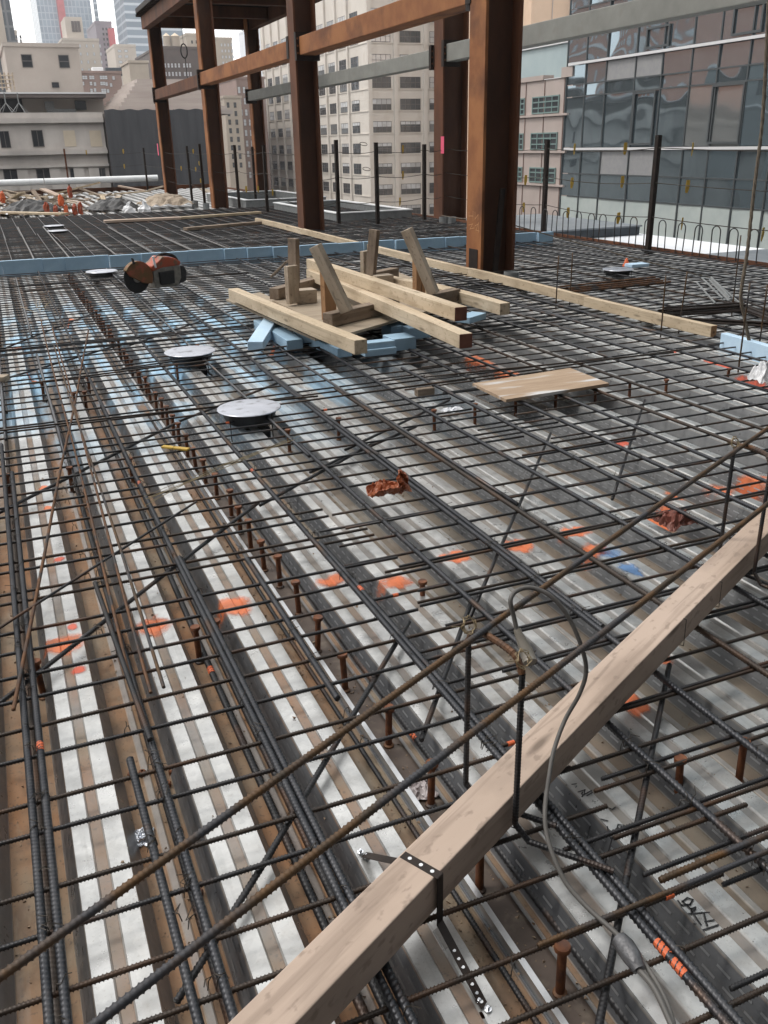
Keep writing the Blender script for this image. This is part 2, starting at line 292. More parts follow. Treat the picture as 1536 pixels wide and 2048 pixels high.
# ------------------------------------------------------------------ builders
def wloc(o):
    v = Vector(o.location)
    while o.parent: o = o.parent; v += Vector(o.location)
    return v
def link(name, me, loc, parent=None, rot=None):
    o = bpy.data.objects.new(name, me); COL.objects.link(o)
    if parent is not None: o.parent = parent; loc = Vector(loc) - wloc(parent)
    o.location = loc
    if rot is not None: o.rotation_euler = rot
    return o
def tag(o, label=None, cat=None, group=None, kind=None):
    if label: o['label'] = label
    if cat: o['category'] = cat
    if group: o['group'] = group
    if kind: o['kind'] = kind
    return o
def thing(name, loc, label, cat, group=None): return tag(link(name, None, loc), label, cat, group)
def mesh_np(name, V, Fq, mname, smooth=False):
    me = bpy.data.meshes.new(name); V = np.asarray(V, np.float32); Fq = np.asarray(Fq, np.int32)
    k = Fq.shape[1]
    me.vertices.add(len(V)); me.vertices.foreach_set('co', V.ravel())
    me.loops.add(Fq.size); me.loops.foreach_set('vertex_index', Fq.ravel())
    me.polygons.add(len(Fq)); me.polygons.foreach_set('loop_start', np.arange(0, Fq.size, k, dtype=np.int32)); me.polygons.foreach_set('loop_total', np.full(len(Fq), k, np.int32))
    me.polygons.foreach_set('use_smooth', np.full(len(Fq), smooth))
    me.materials.append(MATS[mname]); me.update(calc_edges=True); return me
class MB:
    def __init__(s): s.v = []; s.f = []
    def add(s, vs, fs):
        b = len(s.v); s.v += [tuple(map(float, v)) for v in vs]; s.f += [tuple(i + b for i in f) for f in fs]; return s
    def box(s, a, b):
        (x0, y0, z0), (x1, y1, z1) = a, b
        return s.add([(x0, y0, z0), (x1, y0, z0), (x1, y1, z0), (x0, y1, z0), (x0, y0, z1), (x1, y0, z1), (x1, y1, z1), (x0, y1, z1)],
                     [(0, 3, 2, 1), (4, 5, 6, 7), (0, 1, 5, 4), (1, 2, 6, 5), (2, 3, 7, 6), (3, 0, 4, 7)])
    def frame(s, d):
        d = Vector(d).normalized(); u = Vector((0, 0, 1)) if abs(d.z) < .95 else Vector((1, 0, 0)); a = d.cross(u).normalized(); return a, a.cross(d).normalized()
    def tube(s, pts, r, n=8, cap=True):
        pts = [Vector(p) for p in pts]; rs = r if isinstance(r, (list, tuple)) else [r] * len(pts)
        vs = []; fs = []; N = len(pts); pa = None
        for i, p in enumerate(pts):
            d = (pts[min(i + 1, N - 1)] - pts[max(i - 1, 0)]).normalized()
            if pa is None: a, b = s.frame(d)
            else:
                a = (pa - d * pa.dot(d)); a = a.normalized() if a.length > 1e-6 else s.frame(d)[0]; b = a.cross(d).normalized()
            pa = a
            for k in range(n):
                t = 2 * math.pi * k / n; vs.append(p + (a * math.cos(t) + b * math.sin(t)) * rs[i])
        for i in range(N - 1):
            for k in range(n): fs.append((i * n + k, i * n + (k + 1) % n, (i + 1) * n + (k + 1) % n, (i + 1) * n + k))
        if cap: fs.append(tuple(range(n - 1, -1, -1))); fs.append(tuple((N - 1) * n + k for k in range(n)))
        return s.add(vs, fs)
    def lathe(s, prof, c=(0, 0, 0), n=24, axis='z'):
        vs = []; fs = []
        for (r, h) in prof:
            for k in range(n):
                t = 2 * math.pi * k / n; x, y, z = r * math.cos(t), r * math.sin(t), h
                if axis == 'x': x, y, z = z, x, y
                if axis == 'y': x, y, z = y, z, x
                vs.append((x + c[0], y + c[1], z + c[2]))
        for i in range(len(prof) - 1):
            for k in range(n): fs.append((i * n + k, i * n + (k + 1) % n, (i + 1) * n + (k + 1) % n, (i + 1) * n + k))
        fs.append(tuple(range(n - 1, -1, -1))); fs.append(tuple((len(prof) - 1) * n + k for k in range(n)))
        return s.add(vs, fs)
    def build(s, name, mname, parent=None, loc=None, smooth=False, bevel=0.0):
        if loc is None: loc = wloc(parent) if parent is not None else Vector(np.mean(np.array(s.v), 0))
        loc = Vector(loc)
        me = bpy.data.meshes.new(name); me.from_pydata([tuple(Vector(v) - loc) for v in s.v], [], s.f); me.materials.append(MATS[mname])
        bm = bmesh.new(); bm.from_mesh(me); bmesh.ops.recalc_face_normals(bm, faces=bm.faces)
        if bevel: bmesh.ops.bevel(bm, geom=list(bm.edges), offset=bevel, segments=2, affect='EDGES', profile=.6)
        bm.to_mesh(me); bm.free()
        if smooth:
            me.polygons.foreach_set('use_smooth', [True] * len(me.polygons))
            try: me.set_sharp_from_angle(angle=math.radians(40))
            except Exception: pass
        return link(name, me, loc, parent)
def dup(root, loc, label=None, rot=None):
    r = root.copy(); COL.objects.link(r); r.location = loc
    if rot is not None: r.rotation_euler = rot
    if label: r['label'] = label
    for ch in list(root.children):
        c = ch.copy(); COL.objects.link(c); c.parent = r
        for g in ch.children: d = g.copy(); COL.objects.link(d); d.parent = c
    return r
def orient(d, up=(0, 0, 1)):
    x = Vector(d).normalized(); z = Vector(up); z = (z - x * z.dot(x)).normalized(); y = z.cross(x)
    return Matrix((x, y, z)).transposed().to_euler()
def timber(name, p0, p1, wd, ht, mname, parent=None, bev=.004, twist=0.0, up=(0, 0, 1), ends=None):
    """squared timber between the centres of its two ends, with slight bow and end grain"""
    p0 = Vector(p0); p1 = Vector(p1); L = (p1 - p0).length
    bm = bmesh.new(); N = 5
    bow = random.uniform(-.004, .004) * L
    rings = []
    for i in range(N):
        t = i / (N - 1); o = 4 * bow * t * (1 - t)
        rings.append([bm.verts.new((L * t, sy * wd / 2 + o, sz * ht / 2 + o * .5)) for sy, sz in ((-1, -1), (1, -1), (1, 1), (-1, 1))])
    for i in range(N - 1):
        for k in range(4): bm.faces.new((rings[i][k], rings[i][(k + 1) % 4], rings[i + 1][(k + 1) % 4], rings[i + 1][k]))
    bm.faces.new(rings[0][::-1]); bm.faces.new(rings[-1])
    bmesh.ops.recalc_face_normals(bm, faces=bm.faces)
    if bev: bmesh.ops.bevel(bm, geom=[e for e in bm.edges if e.calc_face_angle(0) > .6], offset=bev, segments=2, affect='EDGES', profile=.5)
    me = bpy.data.meshes.new(name); bm.to_mesh(me); bm.free(); me.materials.append(MATS[mname])
    if ends:
        me.materials.append(MATS[ends])
        for pl in me.polygons:
            if pl.normal.x > .9: pl.material_index = 1
    return link(name, me, p0, parent, orient(p1 - p0, up))

# ------------------------------------------------------------------ rebar
BAR = {}
def bar_mesh(L, r, mname, ribs, var):
    key = (round(L, 1), r, mname, ribs, var)
    if key in BAR: return BAR[key]
    n = 8 if ribs else 6
    if ribs:
        per = r * 1.35; step = per / 4
        S = np.arange(0, key[0] + 1e-6, step)
    else: S = np.linspace(0, key[0], max(6, int(key[0] * 2)))
    th = np.arange(n) * 2 * math.pi / n
    SS, TH = np.meshgrid(S, th, indexing='ij')
    if ribs:
        ph = 2 * math.pi * SS / per + 1.6 * np.sin(TH * 2)
        rr = r * (.92 + (.36 if r < .006 else .28) * np.clip(np.cos(ph), 0, 1) ** 1.2)
        rr = np.where(np.abs(np.cos(TH)) > .99, r * 1.04, rr)
    else: rr = np.full_like(SS, r)
    g = np.random.default_rng(var + 11)
    A = g.uniform(-1, 1, 6)
    yb = (.0065 if r < .007 else .0028) * (A[0] * np.sin(SS * 1.1 + A[1] * 3) + .5 * A[2] * np.sin(SS * 2.7 + A[3] * 3)); zb = .004 * A[4] * np.sin(SS * 1.7 + A[5] * 3)
    V = np.stack([SS, rr * np.cos(TH) + yb, rr * np.sin(TH) + zb], -1).reshape(-1, 3)
    i = np.arange(len(S) - 1)[:, None] * n; k = np.arange(n)[None, :]; k2 = (k + 1) % n
    Fq = np.stack([i + k, i + k2, i + n + k2, i + n + k], -1).reshape(-1, 4)
    # end caps as quads fanned
    cap = []
    for base, rev in ((0, True), ((len(S) - 1) * n, False)):
        for a in range(0, n - 2, 2):
            q = [base, base + a + 1, base + a + 2, base + a + 3] if a + 3 < n else None
            if q: cap.append(q[::-1] if rev else q)
    Fq = np.concatenate([Fq, np.array(cap)])
    me = mesh_np('rebar', V, Fq, mname, True); BAR[key] = me; return me
def rebar(p0, p1, r=.005, mname='rebar', ribs=None, label=None, group=None, parent=None, name='rebar', cat='rebar', var=None):
    p0 = Vector(p0); p1 = Vector(p1); L = (p1 - p0).length
    if ribs is None:
        nearest = min((Vector(EYE) - (p0.lerp(p1, t))).length for t in (0, .25, .5, .75, 1)); ribs = nearest < 4.2
    me = bar_mesh(L, r, mname, ribs, random.randrange(4) if var is None else var)
    o = link(name, me, p0, parent, orient(p1 - p0))
    if parent is None: tag(o, label, cat, group)
    return o
RB = lambda base='rebar', k=.25: 'rebar_rusty' if random.random() < k else base
# ================================================================== SETTING
g = MB(); g.add([(-1500, -600, -42), (1500, -600, -42), (1500, 2500, -42), (-1500, 2500, -42)], [(0, 1, 2, 3)])
tag(g.build('ground', 'street'), kind='structure')
# ---- metal deck profile across x
E0s = [-.069 - .292 * k for k in range(6, 0, -1)] + [-.069, .222, .523]
E1s = [.877] + [1.099 + .2865 * k for k in range(27)]
def flute(e, wf=.114, nxt=None):
    z = -.076
    return [(e - .03, z), (e, 0), (e + .038, 0), (e + .043, -.0065), (e + .066, -.0065), (e + .071, 0), (e + wf, 0), (e + wf + .03, z)]
def profile(es):
    pr = []
    for e in es:
        f = flute(e)
        if pr and f[0][0] - pr[-1][0] > .03:
            a, b = pr[-1][0], f[0][0]; mid = (a + b) / 2
            pr += [(mid - .012, -.076), (mid - .007, -.072), (mid + .007, -.072), (mid + .012, -.076)]
        pr += f
    return pr
PROF_L = profile(E0s); PROF_L += [(.728, -.076), (.731, -.07), (.7365, -.07)]
PROF_R = [(.822, -.070), (.832, -.072), (.836, -.076)] + profile(E1s)
PROF_R = [p for p in PROF_R if p[0] < 8.66] + [(8.66, -.076)]
def zdeck(x):
    pr = PROF_L if x < .78 else PROF_R
    for (a, za), (b, zb) in zip(pr, pr[1:]):
        if a <= x <= b: return za + (zb - za) * (x - a) / max(b - a, 1e-6)
    return -.078
def deck_sheet(prof, name):
    ys = np.concatenate([np.arange(-1.5, 10, .5), np.arange(10, 39, 2.0)])
    pr = np.array(prof); n = len(pr)
    V = np.stack([np.tile(pr[:, 0], len(ys)), np.repeat(ys, n), np.tile(pr[:, 1], len(ys))], -1)
    i = np.arange(len(ys) - 1)[:, None] * n; k = np.arange(n - 1)[None, :]
    Fq = np.stack([i + k, i + k + 1, i + n + k + 1, i + n + k], -1).reshape(-1, 4)
    return tag(link(name, mesh_np(name, V, Fq, 'deck'), (0, 0, 0)), kind='structure')
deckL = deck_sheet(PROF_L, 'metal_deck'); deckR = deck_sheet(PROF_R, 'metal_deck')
# embossed dashes on the sloping webs that face the camera
def emboss(es, y0, y1):
    b = MB()
    for e in es:
        for row, t in enumerate((.3, .62)):
            x = e - .03 + .03 * t - .0015; z = -.076 + .076 * t + .0008
            y = y0 + row * .03; ln_ = .036
            while y < y1:
                b.add([(x - .0010, y, z - .0025), (x + .0010, y, z + .0025), (x + .0010, y + ln_, z + .0025), (x - .0010, y + ln_, z - .0025)], [(0, 1, 2, 3)]); y += ln_ + .022
    return b
b = emboss(E1s[:9], .4, 6.0); em = b.build('web_embossments', 'emboss', deckR); tag(em, kind='stuff')
b = emboss(E0s[3:], .8, 4.5); em = b.build('web_embossments', 'emboss_dull', deckL); tag(em, kind='stuff')
# slab soffit below the deck so nothing shows through
b = MB().box((-2, -1.5, -.5), (8.62, 38.8, -.1)); tag(b.build('floor_framing', 'dark_steel'), kind='structure')
# main beam flange under the stud row
b = MB().box((.68, -1.5, -.099), (.87, 24, -.080)); tag(b.build('steel_beam', 'beam_flange'), 'dark brown beam flange under the long row of shear studs', 'steel beam')
MB().box((.737, -1.5, -.079), (.751, 24, -.044)).build('end_lip', 'galv', deckL)
# ---- spray paint on the deck: sheets following the profile 1.5 mm above it
def paint(px, py, rx, ry, kind='spray_orange', z=0.0):
    c = P(px, py, z); x0, x1, y0, y1 = c[0] - rx * 1.4, c[0] + rx * 1.4, c[1] - ry * 1.4, c[1] + ry * 1.4
    pr = PROF_L if c[0] < .78 else PROF_R; par = deckL if c[0] < .78 else deckR
    xs = sorted(set([x0, x1] + [p[0] for p in pr if x0 < p[0] < x1] + list(np.linspace(x0, x1, 8))))
    xs = [x for x in xs if pr[0][0] <= x <= pr[-1][0]]
    if len(xs) < 2: return
    vs = [(x, y, zdeck(x) + .0015) for y in (y0, y1) for x in xs]; n = len(xs)
    me = bpy.data.meshes.new('paint_mark'); me.from_pydata(vs, [], [(i, i + 1, n + i + 1, n + i) for i in range(n - 1)]); me.materials.append(MATS[kind])
    uv = me.uv_layers.new(name='UVMap')
    for lp in me.loops:
        v = me.vertices[lp.vertex_index].co; uv.data[lp.index].uv = ((v.x - c[0]) / rx, (v.y - c[1]) / ry)
    link('paint_mark', me, (0, 0, 0), par)
for a in [(468, 1212, .075, .10), (305, 1250, .075, .085), (125, 1290, .085, .085), (158, 1340, .03, .035, 'spray_red'), (145, 1254, .022, .03, 'spray_red'), (118, 1119, .03, .03, 'spray_red'), (95, 1016, .03, .04),
          (88, 975, .028, .04), (670, 1160, .08, .07), (790, 1165, .09, .07), (915, 1112, .085, .07), (1040, 1090, .08, .09), (1150, 1062, .08, .07), (1255, 1400, .05, .10), (1320, 1315, .04, .07),
          (960, 722, .10, .28), (1010, 745, .09, .20), (1500, 962, .14, .10), (1330, 1020, .09, .10), (1360, 990, .08, .09), (1440, 980, .08, .08), (1185, 1100, .07, .08), (35, 697, .06, .10), (60, 745, .05, .08), (140, 640, .05, .1), (545, 690, .05, .06), 
          (1222, 1108, .075, .07, 'spray_blue'), (1262, 1138, .04, .09, 'spray_blue'), (1435, 728, .03, .2, 'spray_red'), (1500, 756, .03, .2, 'spray_red'), (1350, 703, .04, .05, 'spray_red'), (1245, 885, .05, .07, 'spray_red'), (1228, 820, .03, .05, 'spray_red')]:
    paint(*a)
def strokes(name, lines, wpx, zoff, par, mname='marker', plane=None):
    b = MB()
    for ln in lines:
        pts = [Vector(plane(*q) if plane else (*P(*q, 0)[:2], 0)) for q in ln]
        if not plane: pts = [Vector((p.x, p.y, zdeck(p.x) + zoff)) for p in pts]
        for a, c in zip(pts, pts[1:]):
            d = (c - a); 
            if d.length < 1e-6: continue
            nrm = Vector((-d.y, d.x, 0)).normalized() * wpx if not plane else Vector((0, -d.z, d.y)).normalized() * wpx
            a2 = a - d * .12; c2 = c + d * .12
            b.add([a2 - nrm, c2 - nrm, c2 + nrm, a2 + nrm], [(0, 1, 2, 3)])
    return b.build(name, mname, par)
Z1 = lambda x, y: (1100 + x / 3.523, 1500 + y / 3.523)
G7 = lambda x, y: (960 + x / 2.667, 1600 + y / 2.667)
strokes('marker_writing', [[Z1(*q) for q in s] for s in (
    [(118, 240), (180, 243)], [(140, 278), (185, 262)],                                       # " of 3"
    [(190, 345), (225, 310), (232, 322), (215, 345)], [(200, 300), (245, 285), (240, 318), (290, 290), (298, 305), (262, 325)],
    [(262, 545), (285, 470), (320, 440), (400, 405), (440, 408), (462, 392)], [(360, 492), (405, 503)],
    [(405, 545), (430, 590), (470, 600), (540, 590), (552, 570), (520, 535), (480, 530), (470, 560), (500, 592)], [(405, 640), (440, 600)])], .0016, .0022, deckR)
strokes('marker_writing', [[G7(*q) for q in s] for s in (
    [(1055, 540), (1075, 565), (1120, 560), (1135, 535), (1105, 525), (1080, 545), (1125, 585), (1150, 575)],
    [(1120, 610), (1215, 600)], [(1150, 655), (1240, 645)], [(1150, 585), (1130, 600), (1175, 665)], [(1195, 610), (1210, 670)], [(1195, 695), (1265, 672)])], .0019, .0022, deckR)
# ================================================================== REBAR MAT
GA = 'crosswise bars of the rebar mat'; GL = 'lengthwise bars of the rebar mat'; GB = 'bars lying in the deck flutes'; GD = 'slanting support bars under the rebar mat'
LA = 'thin dark ribbed bar running crosswise in the mat over the metal deck'
LL = 'dark ribbed bar running lengthwise on top of the rebar mat'
LB = 'dark ribbed bar lying low in a flute of the metal deck'
LD = 'dark bar running slantwise beneath the rebar mat'
J = lambda s: random.uniform(-s, s)
yA = [.80, .93, 1.05, 1.19, 1.319, 1.479, 1.603, 1.78, 1.889, 2.079, 2.2, 2.356, 2.489, 2.646, 2.783, 2.994, 3.077, 3.27, 3.349, 3.55, 3.69, 3.85, 3.96, 4.095, 4.264, 4.425, 4.56, 4.687, 4.805, 5.058, 5.17, 5.278, 5.46, 5.642, 5.79, 5.946, 6.166]
yB = [.70, .83, .93, 1.02, 1.115, 1.224, 1.245, 1.38, 1.40, 1.462, 1.62, 1.64, 1.77, 1.915, 1.935, 2.105, 2.125, 2.223, 2.385, 2.402, 2.497, 2.675, 2.695, 2.792, 2.95, 3.1, 3.12, 3.27, 3.42, 3.58, 3.74, 3.9, 4.04, 4.2, 4.36, 4.5, 4.66, 4.82, 5.0, 5.16, 5.33, 5.5, 5.66, 5.82, 5.98, 6.14]
for y in yA:
    e = random.uniform(1.05, 1.45) if y < 3.4 else random.uniform(2.4, 3.0)
    rebar((-1.9, y + J(.008), .055), (e, y + J(.018), .055), .0058, RB(), ribs=y < 3.4, label=LA, group=GA)
for y in yB:
    s = random.uniform(.92, 1.2) if y < 3.4 else random.uniform(2.1, 2.6)
    rebar((s, y + J(.008), .055), (min(8.5, s + 5.5), y + J(.015), .055), .0056, RB(k=.35), ribs=y < 3.0, label=LA, group=GA)
y = 6.30; nA = 0
while y < 12.6:
    rebar((-1.9, y + J(.012), .055), (4.6 + J(.6), y + J(.03), .055), .0062, ribs=False, label=LA, group=GA)
    rebar((4.0 + J(.6), y + .02 + J(.012), .055), (8.5, y + .02 + J(.03), .055), .0062, ribs=False, label=LA, group=GA)
    y += .152 + J(.02)
# lengthwise top bars
top = [(-.145, -.6, 4.9), (-.120, -.6, 4.4), (.10, .85, 1.93), (.16, .5, 2.55), (.425, .4, 12.5), (.448, .4, 3.1), (.667, 1.977, 2.984), (.95, .7, 12.3), (.972, .7, 3.0), (1.283, .7, 4.2), (1.26, 4.0, 12.4), (1.55, 1.0, 6.0), (1.575, 2.0, 9.0), (1.84, 1.1, 5.2), (1.862, 3.0, 12.2), (2.14, .9, 6.5), (2.43, 1.1, 5.5), (2.72, 1.0, 12.3)]
x = 3.0
while x < 8.5: top.append((x + J(.02), 1.2, 6.6 + J(1))); top.append((x + .03 + J(.02), 6 + J(.6), 12.5)); x += .29
top += [(-.42, 1.0, 6.0), (-.70, 1.0, 6.0), (-.98, 1.0, 6.0), (-.40, 5.6, 12.4), (-.13, 5.0, 12.4), (.14, 4.6, 7.2), (.14, 8.0, 12.0)]
for x, y0, y1 in top:
    rebar((x, y0, .067), (x + J(.008), y1, .067), .0093, RB('rebar_long', .12), ribs=y0 < 2.2 and x < 2.8, label=LL, group=GL, var=int((x + 3.02) // .28) % 4)
# bars in the flutes
for i, (a, c) in enumerate(zip(E0s + [None] + E1s, E0s[1:] + [None] + E1s[1:] + [None])):
    if a is None or c is None or c - a < .25 or a > 6.6 or a < -1: continue
    mid = (a + .114 + c) / 2
    for dx in (-.022, .022):
        if a < .2 and dx < 0: continue
        rebar((mid + dx + J(.01), -.2 + J(.3), -.05), (mid + dx + J(.01), 6.5 + J(.8), -.05), .0100, RB(), ribs=a < 2.6, label=LB, group=GB)
rebar((.862, .2, -.055), (.862, 4.6, -.055), .0105, ribs=True, label=LB, group=GB)
rebar((.705, .4, -.06), (.702, 5.6, -.06), .0065, ribs=True, label=LB, group=GB)
for k in range(14):
    y_ = random.uniform(3.6, 11.5); x_ = random.uniform(-1.2, 4.5); L = random.uniform(1.6, 4.0); an = J(.16)
    rebar((x_, y_, .082), (x_ + L * math.cos(an), y_ + L * math.sin(an), .082), .006, RB(k=.4), False, 'loose dark bar lying a little askew across the rebar mat', 'loose bars askew on the mat')
# slanting supports below the mat
for a, c in [((0, 1405), (508, 1013)), ((520, 1010), (760, 880)), ((0, 1025), (355, 845)), ((360, 842), (560, 765)), ((0, 760), (240, 690)), ((260, 690), (500, 610)), ((0, 700), (200, 622)), ((818, 1244), (544, 1700)), ((544, 1702), (330, 2040)), ((944, 1200), (846, 1470)), ((1101, 866), (935, 1250)), ((1339, 1329), (1256, 1752)), ((1254, 1756), (1200, 2045)),
             ((620, 945), (840, 850)), ((690, 900), (900, 800)), ((1290, 800), (1225, 1000)), ((240, 560), (420, 500))]:
    rebar((*P(*a, .035)[:2], .035), (*P(*c, .035)[:2], .035), .0075, ribs=a[1] > 900, label=LD, group=GD)
b = MB()
for k in range(320):
    y_ = random.choice([v for v in yA + yB if .9 < v < 4.5]); x_ = random.choice([t_[0] for t_ in top if t_[0] < 3.0]); c_ = Vector((x_ + J(.006), y_ + J(.004), .062)); an = random.choice((.7, -.7)) + J(.2)
    u_ = Vector((math.cos(an), math.sin(an), 0)); b.tube([c_ + u_ * .014 + Vector((0, 0, -.008)), c_ + u_ * .009 + Vector((0, 0, .012)), c_ + Vector((0, 0, .0145)), c_ - u_ * .009 + Vector((0, 0, .012)), c_ - u_ * .014 + Vector((0, 0, -.008))], .0012, 4)
    b.tube([c_ + Vector((0, 0, .014)), c_ + Vector((J(.015), J(.015), .022)), c_ + Vector((J(.03), J(.03), .024))], .0011, 4)
tag(b.build('tie_wires', 'dark_wire'), 'short twisted tie wires on the crossings of the rebar mat', 'tie wires', kind='stuff')
# beyond the blue strip: the rest of the mat, too many bars to set apart
V = []; Fq = []
def addbar(x0, y0, x1, y1, z, r):
    d = np.array([x1 - x0, y1 - y0, 0.0]); d /= np.linalg.norm(d); nn = np.array([-d[1], d[0], 0]); u = np.array([0, 0, 1.0])
    b0 = len(V)
    for p in (np.array([x0, y0, z]), np.array([x1, y1, z])):
        for k in range(5): t = 2 * math.pi * k / 5; V.append(p + nn * r * math.cos(t) + u * r * math.sin(t))
    for k in range(5): Fq.append((b0 + k, b0 + (k + 1) % 5, b0 + 5 + (k + 1) % 5, b0 + 5 + k))
y = 13.3
while y < 23.5: addbar(-1.9, y, 8.5, y + J(.04), .055, .0070); y += .15 + J(.03)
x = -1.6
while x < 8.5:
    for s, e in ((13.3, 18 + J(1)), (17.5 + J(1), 23.5)): addbar(x + J(.03), s, x + J(.03), e, .07, .008)
    x += .29
x = -1.6
while x < 8.5: addbar(x + J(.05), 6.2 + J(.4), x + J(.05), 12.4, -.045, .008); x += .143
tag(link('rebar_mat', mesh_np('rebar_mat', V, Fq, 'rebar', True), (0, 0, 0)), 'far dark rebar mat beyond the long blue foam strip', 'rebar mat', kind='stuff')
# thicker bars in the far mat, sky reflection painted into their pale colour
for (a, c) in [((105, 455), (68, 520)), ((35, 455), (68, 520)), ((86, 455), (141, 520)), ((175, 465), (230, 510)), ((225, 455), (305, 507)), ((290, 460), (400, 510)), ((395, 460), (460, 500))]:
    pa = P(*a, .07); pc = P(*c, .07); rebar((pc[0], 13.3, .08), (pc[0], pa[1] if pa[1] < 23 else 22.5, .08), .014, 'rebar_sheen', ribs=False, label='pale lengthwise bar in the far mat beyond the blue foam strip', group='far lengthwise bars')
# loose rusty rods lying on the mat, left
ZR = .088
for (a, c, lab, mm, r) in [((82, 640), (265, 1372), 'leftmost of three long rusty rods fanned over the mat at left', 'rebar_brown', .0052), ((105, 655), (303, 1382), 'orange rusty rod, middle of three fanned over the mat at left', 'rebar_brown', .0052), ((108, 690), (322, 1363), 'rusty rod, rightmost of three fanned over the mat at left', 'rebar_olive', .0052),
                            ((177, 660), (25, 1440), 'rusty rod leaning across the fanned rods at the left edge', 'rebar_brown', .0055), ((393, 1004), (-30, 1275), 'thin dark rod lying slantwise over the mat beside the fanned rods', 'rebar', .0048),
                            ((190, 1165), (305, 1488), 'short dark bar end pointing at the viewer left of the stud pair', 'rebar', .0078),
                            ((1075, 1890), (1540, 1700), 'short crosswise bar end beside the marker writing at lower right', 'rebar_olive', .006), ((965, 2030), (985, 2011), 'stub of rusty bar beside the strap end at the bottom', 'rebar_brown', .007),
                            ((1320, 1760), (1540, 1668), 'thick brown bar crossing the flange right of the marker writing', 'rebar_olive', .0075)]:
    pa = P(*a, ZR); pc = P(*c, ZR); rebar(pa, pc, r, mm, ribs=True, label=lab, group=None)
# orange paint bands on bars
def band(px, py, z, d, r, L=.03):
    c = Vector(P(px, py, z)); d = Vector(d).normalized()
    return c, d, r, L
paint_pts = [((812, 1473), -.05, (0, 1, 0), .0095), ((718, 1180), .067, (0, 1, 0), .0085), ((82, 1492), .067, (0, 1, 0), .0085), ((280, 966), .067, (0, 1, 0), .0082), ((523, 938), .067, (0, 1, 0), .0082), ((435, 1338), -.05, (0, 1, 0), .0095), ((1298, 1745), .055, (1, 0, 0), .007), ((790, 1187), .055, (1, 0, 0), .006), ((1011, 1474), .055, (1, 0, 0), .006), ((1300, 1905), .067, (0, 1, 0), .0085), ((1330, 1945), .067, (0, 1, 0), .0085), ((1340, 1410), -.05, (0, 1, 0), .0095), ((620, 815), .055, (1, 0, 0), .006), ((695, 812), .055, (1, 0, 0), .006)]
allbars = [o for o in COL.objects if o.name.startswith('rebar') and o.type == 'MESH' and o.get('group') in (GA, GL, GB)]
for q, z, d, r in paint_pts:
    c = Vector(P(*q, z)); best = None
    for o in allbars:
        dx = (o.matrix_world if False else o.rotation_euler.to_matrix()) @ Vector((1, 0, 0)); v = c - o.location; t = v.dot(dx); L = max(vv.co.x for vv in (o.data.vertices[0], o.data.vertices[-1]))
        if t < .02 or t > L: continue
        if abs(dx.dot(Vector(d))) < .9: continue
        e = (v - dx * t).length
        if best is None or e < best[0]: best = (e, o, t)
    if best and best[0] < .25:
        o, t = best[1], best[2]
        L = .035 if d[1] else .02
        n = len(o.data.vertices); st = 8 if n > 500 else 6
        i0 = int(t / max(1e-6, o.data.vertices[-1].co.x) * (n / st - 1)) * st; ctr = Vector(np.mean([o.data.vertices[min(i0 + k, n - 1)].co[:] for k in range(st)], 0))
        mb = MB().tube([ctr - Vector((L / 2, 0, 0)), ctr, ctr + Vector((L / 2, 0, 0))], r * 1.13, 10)
        me = bpy.data.meshes.new('paint_band'); me.from_pydata(mb.v, [], mb.f); me.materials.append(MATS['orange_paint'])
        pb = bpy.data.objects.new('paint_band', me); COL.objects.link(pb); pb.parent = o
# ================================================================== SHEAR STUDS
def make_stud():
    t = thing('shear_stud', (0, 0, 0), 'x', 'shear stud')
    MB().lathe([(.0098, .004), (.0098, .123)], n=12).build('shaft', 'stud', t, (0, 0, 0), True)
    MB().lathe([(.0098, .121), (.0165, .1235), (.0168, .132), (.0155, .1345), (.012, .1335)], n=14).build('head', 'stud', t, (0, 0, 0), True)
    MB().lathe([(.0155, 0), (.0150, .004), (.0100, .0075)], n=12).build('weld_collar', 'rebar_brown', t, (0, 0, 0), True)
    return t
stud0 = make_stud(); used = [False]
def stud(x, y, z, label, group):
    if not used[0]: o = stud0; used[0] = True; o.location = (x, y, z); o['label'] = label
    else: o = dup(stud0, (x, y, z), label)
    o['group'] = group; o.rotation_euler = (J(.05), J(.05), J(3)); return o
ys = [.72, 1.035, 1.335, 1.633, 1.903, 2.21, 2.467]
y = 2.74
while y < 9.6: ys.append(y); y += .215 + J(.05)
y = 9.7
while y < 12.3: ys.append(y); y += .2 + J(.05)
for y in ys: stud(.78 + J(.012), y, -.079, 'rusty headed stud standing in the long row along the brown beam flange', 'studs in the row along the beam')
pair_l = 'rusty headed stud standing apart from the long row, in a deck flute'
for (x, y) in [(.389, 2.56), (.461, 2.578), (1.376, 1.386), (1.568, 1.374), (.141, 4.396), (.441, 4.407), (-.15, 4.425), (1.31, 4.509), (1.634, 4.599), (3.019, 4.472), (2.2, 4.5), (2.47, 4.5), (2.75, 4.5), (3.3, 4.45), (3.6, 4.5), (3.85, 4.45), (-.1, 2.56), (.12, 6.3), (.42, 6.3), (1.05, 6.4), (1.33, 7.0), (1.2, 2.55), (-.12, 8.2), (.3, 5.9), (.36, 5.9), (4.4, 4.5), (4.7, 4.5), (5.2, 4.5)]:
    stud(x, y, -.075, pair_l, 'studs standing in the flutes')
